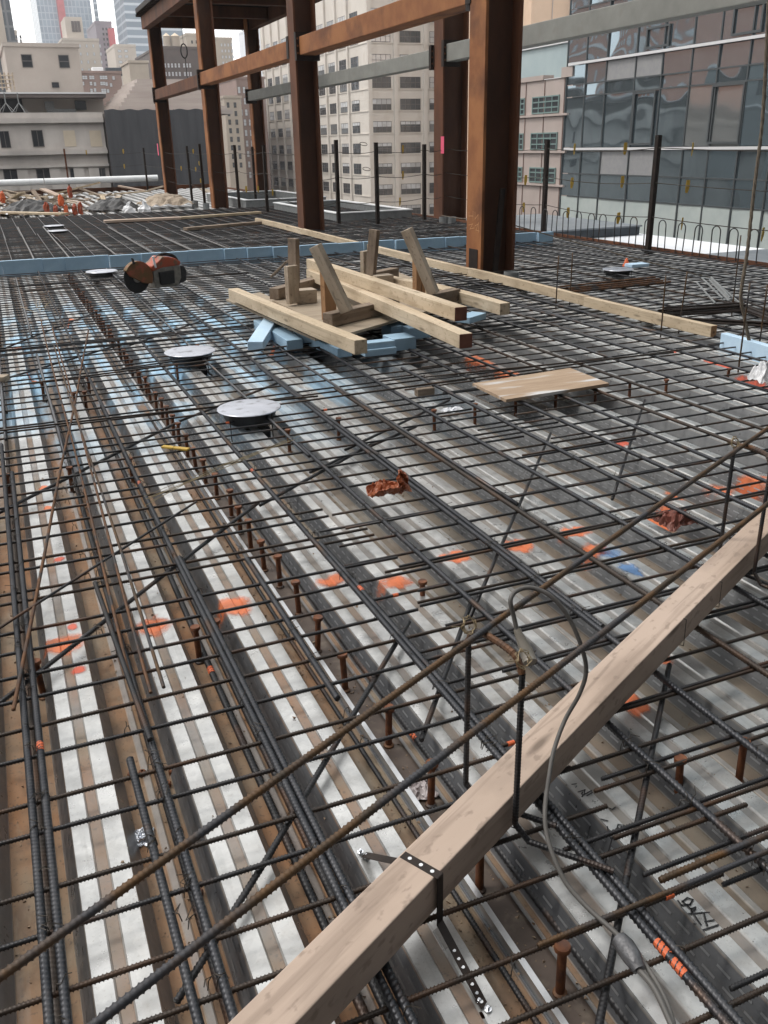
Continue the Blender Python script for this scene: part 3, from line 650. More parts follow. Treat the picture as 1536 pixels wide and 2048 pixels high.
# stuff: ceramic crumbs and dirt lying in the flutes
b = MB()
def crumb(x, y, s):
    z = zdeck(x) if not (.745 < x < .82) else -.08
    vs = [(x + J(s), y + J(s), z + (.0 if i < 4 else random.uniform(.5, 1.2) * s)) for i in range(7)]
    b.add(vs, [(0, 1, 4), (1, 2, 5), (2, 3, 6), (3, 0, 4), (4, 5, 6), (4, 1, 5), (5, 2, 6), (6, 3, 4)])
for i in range(2000):
    k = random.random()
    if k < .35: x = random.choice([.78 + J(.05), .69 + J(.03)])
    elif k < .85: x = random.choice([(a + .114 + c) / 2 for a, c in zip(E0s[5:], E0s[6:])] + [(a + .114 + c) / 2 for a, c in zip(E1s[1:6], E1s[2:7])]) + J(.05)
    else: x = random.uniform(-.3, 3)
    crumb(x, .8 + 4.2 * random.random() ** 1.5, random.choice([.002, .0025, .003, .004, .0055]))
tag(b.build('crumbs', 'crumb'), 'scattered crumbs and ceramic bits lying in the deck flutes', 'crumbs', kind='stuff')
# nuts / ferrules lying about
for i, (px, py) in enumerate([(285, 1548), (335, 1570), (345, 1545), (398, 1788), (263, 1552)]):
    p = P(px, py, -.07); mb = MB().lathe([(.008, 0), (.0105, .002), (.0105, .013), (.008, .016), (.004, .016), (.004, .004)], (p[0], p[1], -.075), 8)
    tag(mb.build('ferrule', 'stud', smooth=False), 'small rusty ring lying in the brown flute at lower left', 'ferrule', 'rusty rings lying in the flutes')
# ================================================================== BIG DIAGONAL TIMBER + STRAP + STANDEES
pc0 = (P(480, 2025, .18) + P(595, 2048, .18)) / 2; pc1 = np.array([1.46, 1.695, .18]); dd = pc1 - pc0; dd /= np.linalg.norm(dd)
p0 = pc0 - dd * .35; p1 = pc1 + dd * 1.35; p0[2] = p1[2] = .135
big = timber('screed_timber', p0, p1, .089, .089, 'wood_pink', bev=.003)
tag(big, 'long pinkish squared timber lying diagonally across the foreground mat', 'timber')
U = Vector(dd); Nn = Vector((-U.y, U.x, 0))
for tt_, lab in ((1.05, 'first'), (2.02, 'second'), (2.32, 'third')):
    b = MB(); cc = Vector(p0) + U * tt_; h_ = .0462
    b.tube([cc + Nn * h_ + Vector((0, 0, -h_)), cc + Nn * h_ + Vector((0, 0, h_)), cc - Nn * h_ + U * .006 + Vector((0, 0, h_)), cc - Nn * h_ + U * .01 + Vector((0, 0, -h_)), cc + Nn * h_ + Vector((0, 0, -h_))], .0016, 5)
    tw_ = b.build('tie_wire', 'dark_wire', None, loc=cc); tw_.parent = big; tw_.matrix_parent_inverse = Matrix.LocRotScale(big.location, big.rotation_euler, None).inverted()
# perforated hanger strap over the timber, screwed to the deck at both ends
a = Vector(P(728, 1712, 0)); c = Vector(P(968, 2015, 0)); s0 = Vector(P(808, 1712, .18)); s1 = Vector(P(862, 1770, .18))
t0 = (s0 - Vector(p0)).dot(U); mid = Vector(p0) + U * t0; e1 = mid + Nn * .046; e2 = mid - Nn * .046
zt = .135 + .0462
st = thing('hanger_strap', mid, 'perforated dark metal strap wrapped over the pinkish diagonal timber', 'strap')
def ribbon(pts, wdir, wd, th=.0012):
    b = MB(); wdir = Vector(wdir).normalized() * wd / 2
    for q0, q1 in zip(pts, pts[1:]):
        q0 = Vector(q0); q1 = Vector(q1); n_ = (q1 - q0).cross(wdir).normalized() * th
        b.add([q0 - wdir, q0 + wdir, q1 + wdir, q1 - wdir, q0 - wdir + n_, q0 + wdir + n_, q1 + wdir + n_, q1 - wdir + n_], [(0, 1, 2, 3), (7, 6, 5, 4), (0, 4, 5, 1), (1, 5, 6, 2), (2, 6, 7, 3), (3, 7, 4, 0)])
    return b
e1t = Vector((e1.x, e1.y, zt)); e2t = Vector((e2.x, e2.y, zt)); e1b = Vector((e1.x, e1.y, .12)); e2b = Vector((e2.x, e2.y, .06))
ribbon([a + Vector((0, 0, .003)), e1b + Vector((0, 0, .04)), e1t, e2t, e2b, c + Vector((0, 0, .004))], U, .02).build('band', 'dark_steel', st)
hb = MB(); path = [e1t, e2t]
for t in (.2, .5, .8):
    q = e1t.lerp(e2t, t); hb.lathe([(.0042, 0), (.0042, .0006)], (q.x, q.y, q.z + .0012), 10)
hb.build('holes', 'white_sheet', st)
hb = MB()
for t in np.linspace(.35, .95, 7):
    q = e2b.lerp(c + Vector((0, 0, .004)), t); hb.lathe([(.0036, 0), (.0036, .0006)], (q.x - .001, q.y - .001, q.z + .0014), 8)
hb.build('holes', 'white_sheet', st)
for q, k in ((a, 2), (c, 2)):
    for j in range(k):
        qq = q + Vector((-.004 + .008 * j, .012 - .02 * j, .003)); MB().lathe([(.0075, 0), (.0075, .002), (.0045, .0022), (.0045, .007), (.003, .008)], qq, 8).build('screw', 'zinc', st)
# rusty long bars carried on bent standees
zb = .555
def PZ(x, y, z=zb): return Vector(P(x, y, z))
b1a, b1b = PZ(-60, 1995), PZ(1600, 812); b2a, b2b = PZ(140, 2090), PZ(1620, 945)
rebar(b1a, b1b, .0066, 'rebar_olive', True, 'upper of two long rusty bars tied above the mat, ending beyond the left edge', None)
rebar(b2a, b2b, .0066, 'rebar_olive', True, 'lower of two long rusty bars tied above the mat, crossing the hose', None)
def ribbed_path(pts, r):
    L = sum((Vector(q1) - Vector(q0)).length for q0, q1 in zip(pts, pts[1:])); out = []; rs = []; step = r * .32; k = 0
    for q0, q1 in zip(pts, pts[1:]):
        q0 = Vector(q0); q1 = Vector(q1); n_ = max(1, int((q1 - q0).length / step))
        for i in range(n_): out.append(q0.lerp(q1, i / n_)); rs.append(r * (1.12 if k % 4 == 0 else .97)); k += 1
    out.append(Vector(pts[-1])); rs.append(r); return out, rs
def smooth_path(pts, n=6):
    pts = [Vector(p) for p in pts]; o = []
    for i in range(len(pts) - 1):
        p0_, p1_, p2_, p3_ = pts[max(i - 1, 0)], pts[i], pts[i + 1], pts[min(i + 2, len(pts) - 1)]
        for k in range(n):
            t = k / n; o.append(.5 * ((2 * p1_) + (p2_ - p0_) * t + (2 * p0_ - 5 * p1_ + 4 * p2_ - p3_) * t * t + (3 * p1_ - p0_ - 3 * p2_ + p3_) * t ** 3))
    o.append(pts[-1]); return o
def standee(topa, topb, foot, label, ra=.0066):
    ta = PZ(*topa, zb - .014); tb = PZ(*topb, zb - .014); d = (tb - ta).normalized()
    fy = Vector((foot[0], foot[1], 0)).normalized() * .22
    la = Vector((ta.x, ta.y, .085)); lb = Vector((tb.x, tb.y, .085))
    pts = [la + fy, la + fy * .15, la + Vector((0, 0, .035)), ta - Vector((0, 0, .035)), ta + d * .03, tb - d * .03, tb - Vector((0, 0, .035)), lb + Vector((0, 0, .035)), lb + fy * .15, lb + fy]
    t = thing('rebar_standee', (la + lb) / 2, label, 'rebar standee')
    q, rs = ribbed_path(pts[:4], ra); MB().tube(q, rs, 8).build('leg', 'rebar', t, smooth=True)
    q, rs = ribbed_path(smooth_path(pts[3:7], 5), ra * 1.15); MB().tube(q, rs, 8).build('top_bar', 'rebar_brown', t, smooth=True)
    q, rs = ribbed_path(pts[6:], ra); MB().tube(q, rs, 8).build('leg', 'rebar', t, smooth=True)
    return t
t1 = standee((938, 1252), (1046, 1318), (.6, -.75), 'bent bar standee with rusty top tied to the two long bars by the hose')
t2 = standee((1470, 886), (1545, 912), (.2, -.9), 'bent bar standee at the right edge holding the two long bars')
def ties(c, par, nn=3, s=.016):
    b = MB()
    for k in range(nn):
        pts = []
        for i in range(15):
            t = 2 * math.pi * i / 14; pts.append(Vector(c) + Vector((math.cos(t) * s * .9, J(.003) + math.sin(t) * s * .5, math.sin(t) * s)) + Vector((J(.004), J(.004), (k - 1) * .003)))
        b.tube(pts, .0011, 5)
    b.tube([Vector(c) + Vector((-s, 0, 0)), Vector(c) + Vector((-s - .03, -.01, .012))], .0011, 5)
    return b.build('tie_wire', 'tie_wire', par)
ties(PZ(938, 1250), t1); ties(PZ(1046, 1318), t1); ties(PZ(1470, 886), t2, 4)
# grey hose looping over the timber, with a clear cap and taped end
hp = [(1070, 1345, .50), (1040, 1285, .52), (1028, 1235, .57), (1021, 1200, .61), (1035, 1181, .62), (1065, 1176, .62), (1105, 1195, .60), (1140, 1240, .55), (1165, 1300, .48), (1172, 1345, .42), (1158, 1390, .36), (1130, 1440, .30), (1108, 1500, .26), (1097, 1560, .23), (1090, 1620, .21), (1094, 1670, .18), (1110, 1720, .15), (1135, 1770, .12), (1180, 1820, .10), (1225, 1860, .095), (1275, 1910, .095), (1310, 1960, .095), (1335, 2010, .095), (1350, 2060, .095)]
hz = thing('hose', P(1172, 1345, .42), 'grey flexible hose looping up over the pinkish diagonal timber', 'hose')
MB().tube(smooth_path([P(x, y, z) for x, y, z in hp[1:]], 6), 0.0050, 10).build('tube', 'hose', hz, smooth=True)
MB().tube([Vector(P(1034, 1258, .545)), Vector(P(1038, 1270, .535)), Vector(P(1052, 1300, .505)), Vector(P(1060, 1325, .49))], [.008, .009, .014, .016], 12).build('clear_cap', 'clear_cap', hz, smooth=True)
hz2 = thing('taped_conduit', P(1262, 1900, .10), 'conduit end wrapped in grey duct tape beside the hose at lower right', 'conduit')
MB().tube([Vector(P(1238, 1878, .105)), Vector(P(1250, 1893, .105)), Vector(P(1265, 1915, .105)), Vector(P(1278, 1940, .10))], [.016, .019, .018, .012], 12).build('tape_wrap', 'duct_tape', hz2, smooth=True)
MB().tube(smooth_path([P(1276, 1938, .10), P(1300, 1965, .10), P(1318, 1995, .10), P(1345, 2055, .10)], 5), .006, 8).build('tube', 'hose', hz2, smooth=True)
# ================================================================== FLOOR BOX LIDS
def floor_box(px, py, wpx, label, group=None, base=True):
    zt_ = .102; c = P(px, py, zt_); dep = (R @ (c - EYE))[2]; r = wpx / 2 * dep / F_PX
    t = thing('floor_box', (c[0], c[1], 0), label, 'floor box', group)
    MB().lathe([(r * .35, .0035), (r * .8, .003), (r * .98, .002), (r, -.002), (r * .97, -.006), (r * .3, -.006)], (c[0], c[1], zt_), 28).build('lid', 'lid', t, smooth=True)
    MB().lathe([(r * .74, zt_ - .075), (r * .84, zt_ - .03), (r * .86, zt_ - .008), (r * .6, zt_ - .008)], (c[0], c[1], 0), 24).build('rim', 'black_plastic', t, smooth=True)
    for k in range(4):
        an = k * math.pi / 2 + .6; q = (c[0] + r * .9 * math.cos(an), c[1] + r * .9 * math.sin(an))
        MB().tube([(q[0], q[1], -.06), (q[0], q[1], zt_ - .006)], .003, 6).build('leg', 'dark_steel', t)
    MB().box((c[0] - r * .5, c[1] - r * .5, -.07), (c[0] + r * .5, c[1] + r * .5, -.005)).build('box', 'black_plastic', t)
    return t
floor_box(498, 815, 128, 'nearest round pale floor box lid, beside the stud row')
floor_box(380, 702, 102, 'round pale floor box lid left of the blue foam wedge')
floor_box(203, 542, 62, 'white scalloped round lid just in front of the blue strip')
floor_box(183, 516, 58, 'white round lid just behind the blue foam strip')
floor_box(115, 461, 40, 'dark rimmed white lid, nearer of the two beyond the blue strip')
floor_box(108, 451, 40, 'dark rimmed white lid, farther of the two beyond the blue strip')
fb = floor_box(1236, 538, 62, 'round lid with an orange cone on it, far right of the mat')
c = P(1252, 533, .155); cn = MB().lathe([(.045, 0), (.03, .03), (.012, .085), (.004, .09)], (c[0], c[1], .159), 12); tag(cn.build('marker_cone', 'orange_paint', smooth=True), 'small orange cone standing on the far right lid', 'cone')
c = P(1272, 534, .16); q = MB().box((c[0] - .11, c[1] - .07, .162), (c[0] + .13, c[1] + .07, .20)); tag(q.build('foam_block', 'foam_pale', bevel=.01), 'pale blue foam block lying by the orange cone', 'foam block')
# ================================================================== BLUE FOAM
x = -1.4; i = 0
while x < 7.95:
    wd = min(random.uniform(.25, .62), 8.05 - x)
    yy = 12.85 - .085 * x + .022 * math.sin(x * 3); h = .19 + J(.004)
    if not (4.75 < x + wd / 2 < 5.12):
        fo = MB().box((x + .0008, yy - .03 + J(.005), -.02), (x + wd - .0008, yy + .04 + J(.003), h)).build('foam_strip', 'foam', bevel=.002)
        tag(fo, 'blue foam board standing on edge in the long strip across the mat', 'foam board', 'foam boards of the long blue strip')
    x += wd
q = timber('foam_strip', (5.0, 5.2, .045), (4.86, 4.35, .06), .06, .15, 'foam_pale', bev=.003); tag(q, 'pale blue foam board continuing the long timber at the right edge', 'foam board')
def foamblk(a, c, z, wd, ht, label, mm='foam', tilt=0):
    pa = Vector(P(*a, z)); pb = Vector(P(*c, z)); pb.z += tilt; o = timber('foam_block', pa, pb, wd, ht, mm, bev=.004); tag(o, label, 'foam block'); return o
foamblk((545, 640), (510, 682), .14, .12, .07, 'pale blue foam wedge standing left of the plywood', 'foam_pale', -.04)
foamblk((522, 648), (590, 690), .09, .13, .08, 'blue foam block lying beside the foam wedge')
foamblk((600, 668), (690, 705), .09, .12, .07, 'blue foam block under the front left plywood corner')
foamblk((720, 692), (785, 685), .13, .10, .05, 'pale blue foam block under the end of the near timber', 'foam')
foamblk((725, 705), (788, 698), .085, .10, .05, 'blue foam block beneath another under the timber end')
foamblk((925, 640), (958, 630), .16, .14, .05, 'blue foam slab under the right corner of the plywood', 'foam')
for i, (px, py, lab) in enumerate([(795, 665, 'shaded blue foam block under the plywood, at left of three'), (830, 668, 'shaded blue foam block under the plywood, middle of three'), (800, 690, 'shaded blue foam block standing upright under the plywood')]):
    p = P(px, py, .09); o = MB().box((p[0] - .1, p[1] - .1, .07), (p[0] + .09, p[1] + .1, .16)).build('foam_block', 'foam', bevel=.004); tag(o, lab, 'foam block')
# ================================================================== PLYWOOD, TIMBERS, BRACES
def sheet(name, px4, z, th, mname, label, cat):
    pts = [Vector(P(*q, z)) for q in px4]; o0 = pts[0]; b = MB()
    b.add(pts + [p + Vector((0, 0, th)) for p in pts], [(3, 2, 1, 0), (4, 5, 6, 7), (0, 1, 5, 4), (1, 2, 6, 5), (2, 3, 7, 6), (3, 0, 4, 7)])
    return tag(b.build(name, mname, loc=pts[0]), label, cat)
sheet('plywood_sheet', [(690, 674), (932, 604), (790, 545), (545, 605)], .19, .02, 'plywood', 'weathered plywood sheet carrying the wooden braces and timbers', 'plywood')
sheet('plywood_sheet', [(452, 602), (630, 682), (700, 668), (520, 588)], .17, .018, 'plywood', 'narrow plywood strip along the near timber', 'plywood')
sheet('plywood_sheet', [(945, 772), (1012, 805), (1218, 772), (1140, 741)], .085, .018, 'plywood_tan', 'tan plywood offcut with white smears lying on the mat at right', 'plywood')
def timb(a, za, c, zc, wd, label, mm='wood_new', ends=None):
    o = timber('timber', P(*a, za), P(*c, zc), wd, wd, mm, ends=ends); return tag(o, label, 'timber')
timb((467, 587), .27, (722, 694), .27, .095, 'pale squared timber nearest the viewer, along the plywood edge')
timb((622, 527), .42, (922, 628), .42, .095, 'pale squared timber with a red end, resting over the front braces', ends='end_red')
timb((622, 548), .33, (932, 682), .31, .095, 'pale squared timber with a red end, slanting in front of its twin', ends='end_red')
timb((865, 578), .24, (1010, 618), .24, .095, 'pale timber end sticking out at the right of the plywood')
timb((770, 560), .24, (900, 590), .24, .095, 'pale timber lying behind the right front brace')
def brace(base, post, arm, label, mm=('wood_old', 'wood_orange', 'wood_weathered'), blk=None):
    b0 = Vector(P(*base[0], .265)); b1 = Vector(P(*base[1], .265)); t = thing('timber_brace', (b0.x, b0.y, .21), label, 'timber brace')
    timber('base', b0, b1, .10, .10, mm[0], t)
    pb = Vector(P(*post[0], .31)); dep = (R @ (np.array(pb) - EYE))[2]; h = (post[0][1] - post[1]) * dep / F_PX * 1.04
    timber('post', pb - Vector((0, 0, .08)), pb + Vector((0, 0, h)), .12, .05, mm[1], t, up=(.4, -.9, 0))
    ab = Vector(P(*arm[0], .32)); dirp = Vector(P(arm[1][0], arm[0][1], .32)); dep = (R @ (np.array(ab) - EYE))[2]; hh = (arm[0][1] - arm[1][1]) * dep / F_PX * 1.04
    off = Vector((-.16, -.28, 0)).normalized() * .03
    top_ = Vector((dirp.x, dirp.y, .32 + hh)); timber('arm', ab + off, top_ + off, .05, .10, mm[2], t, up=(.45, -.85, .2))
    if blk: q = Vector(P(*blk, .27)); MB().box((q.x - .09, q.y - .07, .215), (q.x + .09, q.y + .07, .33)).build('block', 'wood_weathered', t, bevel=.004)
    return t
brace(((655, 640), (790, 608)), ((658, 618), 545), ((695, 622), (638, 500)), 'wooden brace with orange post at the front left of the plywood')
brace(((848, 602), (912, 588)), ((838, 580), 520), ((868, 586), (815, 468)), 'tall leaning brace at the front right of the plywood')
brace(((548, 588), (660, 558)), ((585, 588), 535), ((590, 575), (594, 484)), 'dark wooden brace at the back left with a loose block', ('wood_old', 'wood_weathered', 'wood_old'), blk=(610, 592))
brace(((720, 560), (790, 545)), ((733, 550), 505), ((742, 550), (752, 466)), 'upright wooden brace at the back right of the plywood', ('wood_old', 'wood_weathered', 'wood_old'), blk=(765, 562))
o = timber('plank', P(543, 553, .3), P(575, 522, .45), .09, .02, 'wood_old'); tag(o, 'thin weathered board leaning against the back left brace', 'plank')
# long timber rail on pipe stubs
segs = [(18.6, 15.5), (15.5, 12.2), (12.2, 9.3), (9.3, 7.0), (7.0, 5.32)]
labs = ['farthest length of the pale timber rail, beside the rusty column', 'length of the pale timber rail crossing the blue strip', 'length of the pale timber rail behind the braces', 'length of the pale timber rail in front of the widest column', 'nearest length of the pale timber rail, meeting the blue foam']
for (ya, yb), lab in zip(segs, labs):
    o = timber('rail_timber', (5.0, ya, .105 + J(.006)), (5.0 + J(.01), yb + .004, .105 + J(.006)), .06, .09, 'wood_new', ends='wood_orange'); tag(o, lab, 'timber')
def stub(x, y, h, r, label, group=None):
    t = MB().lathe([(r, -.08), (r, h), (r * .86, h), (r * .86, h - .1), (.005, h - .1)], (x, y, 0), 16).build('pipe_sleeve', 'pipe_grey', smooth=True); return tag(t, label, 'pipe sleeve', group)
for y in (16.8, 14.4, 11.2, 8.2, 6.15): stub(5.02, y, .055, .07, 'short grey sleeve under the pale timber rail', 'sleeves under the timber rail')
for px, py, lab in [(1022, 575, 'grey pipe sleeve at the right foot of the widest column'), (887, 452, 'grey pipe sleeve left of the pair before the second column'), (903, 452, 'grey pipe sleeve right of the pair before the second column'), (391, 415, 'grey pipe sleeve left of the pair by the far column'), (413, 420, 'grey pipe sleeve right of the pair by the far column')]:
    p = P(px, py, 0); stub(p[0], p[1], .17, .085, lab)
# vertical dowels along the rail
for i, (a, ty) in enumerate([((1112, 608), 500), ((1140, 600), 503), ((1322, 662), 552), ((1358, 655), 545), ((1478, 730), 560), ((1518, 692), 575), ((1465, 620), 480)]):
    p = P(*a, .05); dep = (R @ (p - EYE))[2]; h = (a[1] - ty) * dep / F_PX * 1.03
    rebar((p[0], p[1], .0), (p[0] + J(.02), p[1], h), .006, 'rebar_olive', False, 'thin upright bar standing beside the pale timber rail', 'upright bars along the timber rail', cat='rebar')
# ================================================================== CUT-OFF SAW
c = P(277, 585, .07); t = thing('cutoff_saw', c, 'orange cut off saw with a big black disc lying on the mat', 'power saw')
ax = Vector((.42, -.9, 0)).normalized(); sx = Vector((.9, .42, 0)).normalized(); up = Vector((0, 0, 1)); O = Vector(c)
def sawmesh(name, prof, off, th, mm, bev=.006):
    b = MB(); n = len(prof); f0 = [O + sx * q[0] + up * q[1] + ax * off for q in prof]; f1 = [v + ax * th for v in f0]
    b.add(f0 + f1, [tuple(range(n)), tuple(range(2 * n - 1, n - 1, -1))] + [(i, (i + 1) % n, n + (i + 1) % n, n + i) for i in range(n)]); return b.build(name, mm, t, bevel=bev)
circ = lambda cx, cy, r, a0=0, a1=360, n=28: [(cx + r * math.cos(math.radians(a0 + (a1 - a0) * i / n)), cy + r * math.sin(math.radians(a0 + (a1 - a0) * i / n))) for i in range(n + (0 if a1 - a0 == 360 else 1))]
sawmesh('disc', circ(0, .155, .160), 0, .006, 'rubber', 0)
sawmesh('flange_washer', circ(0, .155, .05), .006, .012, 'dirty_metal', .003)
sawmesh('guard', circ(.013, .158, .172, -28, 150) + [(-.09, .18), (.07, .09)], -.03, .065, 'saw_guard', .008)
sawmesh('guard_lever', [(-.05, .30), (-.03, .305), (-.045, .365), (-.065, .37)], .036, .02, 'black_plastic', .003)
sawmesh('body', [(.20, .02), (.50, .02), (.55, .10), (.55, .23), (.45, .26), (.30, .25), (.19, .20)], -.16, .20, 'dirty_metal', .015)
sawmesh('cover', [(.18, .20), (.30, .23), (.54, .23), (.56, .27), (.50, .31), (.40, .34), (.32, .35), (.26, .30), (.17, .26)], -.15, .20, 'saw_orange', .02)
sawmesh('air_filter', [(.26, .05), (.44, .05), (.45, .19), (.25, .19)], .035, .03, 'rubber', .012)
sawmesh('tank', [(.52, .03), (.62, .05), (.64, .16), (.60, .23), (.53, .23)], -.14, .17, 'black_plastic', .02)
MB().tube(smooth_path([O + sx * a_ + up * h_ - ax * .05 for a_, h_ in ((.30, .32), (.36, .355), (.45, .355), (.54, .32), (.58, .26))], 5), .018, 8).build('handle', 'rubber', t, smooth=True)
MB().tube([O + sx * .22 + up * .24 + ax * .05, O + sx * .20 + up * .36 + ax * .05], .012, 8).build('front_handle', 'white_pvc', t, smooth=True)
# ================================================================== BAGS, SCRAPS
from mathutils import noise as mnoise
def crumple(name, px, py, z, sx_, sy_, h, mm, label, cat, seed):
    g2 = random.Random(seed); c = P(px, py, z); n = 34; vs = []; fs = []; o3 = Vector((g2.uniform(0, 50), g2.uniform(0, 50), 0))
    for i in range(n):
        for j in range(n):
            u, v = i / (n - 1) * 2 - 1, j / (n - 1) * 2 - 1; q = Vector((u * 1.3, v * 1.3, 0)) + o3
            rd = sum((1 - abs(mnoise.noise(q * f_)) * 2.2) * a_ for f_, a_ in ((1.0, .55), (2.1, .28), (4.3, .14)))
            e = max(abs(u), abs(v)); k = 1 + .35 * mnoise.noise(Vector((math.cos(math.atan2(v, u)) * 1.6, math.sin(math.atan2(v, u)) * 1.6, seed))) 
            w1 = mnoise.noise(q * 2.6 + Vector((9, 0, 0))) * .22; w2 = mnoise.noise(q * 2.6 + Vector((0, 9, 0))) * .22
            vs.append((c[0] + (u * k + w1) * sx_, c[1] + (v * k + w2) * sy_, z + h * max(0, rd) * (1 - .7 * e ** 3)))
    for i in range(n - 1):
        for j in range(n - 1):
            a_ = i * n + j; fs += [(a_, a_ + 1, a_ + n + 1), (a_, a_ + n + 1, a_ + n)]
    o = MB().add(vs, fs).build(name, mm)
    so = o.modifiers.new('thickness', 'SOLIDIFY'); so.thickness = .0015
    return tag(o, label, cat)
bg_ = thing('crumpled_bag', P(775, 985, .07), 'crumpled orange brown plastic bag lying on the mat in the middle', 'bag')
def trough(px, py, z, L, W, H, par, mm):
    c = P(px, py, z); vs = []; fs = []; n, m_ = 26, 16
    for i in range(n):
        u = i / (n - 1) * 2 - 1; taper = (1 - abs(u) ** 2.6) ** .5 * .9 + .1
        for j in range(m_):
            v = j / (m_ - 1) * 2 - 1; q = Vector((u * 3, v * 2.2, 4.0))
            zz = H * (.15 + .85 * abs(v) ** 2.2 * taper) + .016 * mnoise.noise(q * 1.6) + .008 * mnoise.noise(q * 4) + .02 * max(0, abs(u) - .7)
            vs.append((c[0] + u * L + .012 * mnoise.noise(q * 1.3 + Vector((5, 0, 0))), c[1] + v * W * taper * (1 - .25 * abs(v)) + .012 * mnoise.noise(q * 1.7 + Vector((0, 5, 0))), z + zz))
    for i in range(n - 1):
        for j in range(m_ - 1): a_ = i * m_ + j; fs += [(a_, a_ + 1, a_ + m_ + 1), (a_, a_ + m_ + 1, a_ + m_)]
    o = MB().add(vs, fs).build('sack', mm, par); so = o.modifiers.new('thickness', 'SOLIDIFY'); so.thickness = .002; return o
trough(772, 990, .068, .082, .075, .05, bg_, 'bag')
pt = [Vector(P(805, 985, .08)), Vector(P(806, 968, .12)), Vector(P(804, 950, .16)), Vector(P(800, 940, .185))]
b = MB(); vs = []
for k, (p_, w_) in enumerate(zip(smooth_path(pt, 4), [.040, .038, .034, .030, .027, .026, .025, .024, .022, .019, .014, .009, .004])):
    for j in range(7): v = j / 6 * 2 - 1; vs.append((p_.x + v * w_, p_.y + .012 * math.sin(v * 5 + k) + J(.004), p_.z + J(.003)))
b.add(vs, [(k * 7 + j, k * 7 + j + 1, (k + 1) * 7 + j + 1, (k + 1) * 7 + j) for k in range(len(vs) // 7 - 1) for j in range(6)])
o = b.build('flap', 'bag', bg_); so = o.modifiers.new('thickness', 'SOLIDIFY'); so.thickness = .002
crumple('crumpled_bag', 1350, 1048, .02, .07, .06, .07, 'bag_brown', 'crumpled brown bag caught in the mat under the long rusty bars', 'bag', 9)
crumple('paper_scrap', 905, 1573 if False else 822, .02, .06, .04, .03, 'white_sheet', 'white paper scrap lying on the deck in the middle', 'paper', 12)
crumple('plastic_scrap', 838, 1580, -.078, .035, .045, .03, 'plastic_pinkish', 'clear plastic scrap by the studs in front of the diagonal timber', 'plastic scrap', 14)
crumple('foil_scrap', 290, 1676, -.074, .022, .03, .02, 'zinc', 'shiny crumpled foil scrap in the brown flute at lower left', 'foil scrap', 33)
o = timber('yellow_shim', P(325, 893, .07), P(378, 899, .07), .03, .012, 'yellow_tag'); tag(o, 'yellow plastic strip lying across the bars left of the studs', 'plastic strip')
crumple('rag', 1528, 765, .10, .08, .07, .15, 'white_bag', 'white plastic cover over a post top at the right edge', 'plastic cover', 21)
o = timber('wood_offcut', P(832, 785, .03), P(866, 781, .03), .06, .05, 'wood_old'); tag(o, 'small brown wood offcut on the deck before the plywood', 'wood offcut')
o = timber('wood_offcut', P(-12, 757, .09), P(14, 757, .09), .08, .04, 'wood_weathered'); tag(o, 'pale wood offcut at the left edge of the mat', 'wood offcut')
# thin tie wires lying in a bundle
b = MB()
for i in range(7):
    a_ = Vector(P(300 + J(15), 1005 + J(12), .09)); c_ = Vector(P(595 + J(25), 870 + J(16), .10)); b.tube([a_, a_.lerp(c_, .5) + Vector((J(.03), J(.03), .01)), c_], .0011, 4)
tag(b.build('wire_bundle', 'tie_wire'), 'loose bundle of thin rusty tie wires by the nearest lid', 'wire bundle')
b = MB()
for i in range(9):
    a_ = Vector(P(70 + i * 2 + J(8), 620 + J(8), .09)); c_ = a_ + Vector((J(.15), .35 + J(.15), .03)); b.tube([a_, c_], .002, 4)
tag(b.build('wire_bundle', 'tie_wire'), 'small bundle of wires standing in the mat at left', 'wire bundle')
# bundles of bars at right
for (a, c, mm, lab, n_) in [((1130, 580), (1325, 560), 'rebar_brown', 'rusty bundle of bars lying behind the pale timber rail', 10), ((1330, 622), (1480, 612), 'dark_steel', 'dark bundle of bars lying at the right behind the rail', 9), ((1412, 560), (1452, 602), 'pipe_grey', 'grey bundle of short rods slanting at the right', 7), ((1455, 600), (1560, 640), 'dark_steel', 'dark bundle of bars reaching the right edge', 7), ((1360, 640), (1540, 650), 'dark_steel', 'low dark bundle of bars by the timber rail end', 7)]:
    b = MB(); pa = Vector(P(*a, .11)); pb = Vector(P(*c, .11)); nn = (pb - pa).cross(Vector((0, 0, 1))).normalized()
    for i in range(n_):
        o_ = nn * J(.11) + Vector((0, 0, J(.03))); b.tube([pa + o_ + (pb - pa) * J(.04), pb + o_ + nn * J(.03) + (pb - pa) * J(.04)], .009, 6)
    tag(b.build('bar_bundle', mm), lab, 'bar bundle')
# hanging rope
t = thing('rope', P(1487, 700, .1), 'tan rope hanging down to the deck at the right edge', 'rope')
base = Vector(P(1480, 690, .1)); Yr = base.y
pts = [PY(1540, -60, Yr), PY(1533, 100, Yr), PY(1524, 250, Yr), PY(1508, 380, Yr), PY(1495, 500, Yr), PY(1484, 570, Yr), PY(1482, 600, Yr), PY(1490, 640, Yr), PY(1500, 690, Yr)]
b = MB(); sp_ = smooth_path(pts, 14)
for k in range(3): b.tube([p + Vector((math.cos(i * .9 + k * 2.1), math.sin(i * .9 + k * 2.1), 0)) * .006 for i, p in enumerate(sp_)], .0075, 6)
b.build('strands', 'rope', t, smooth=True)
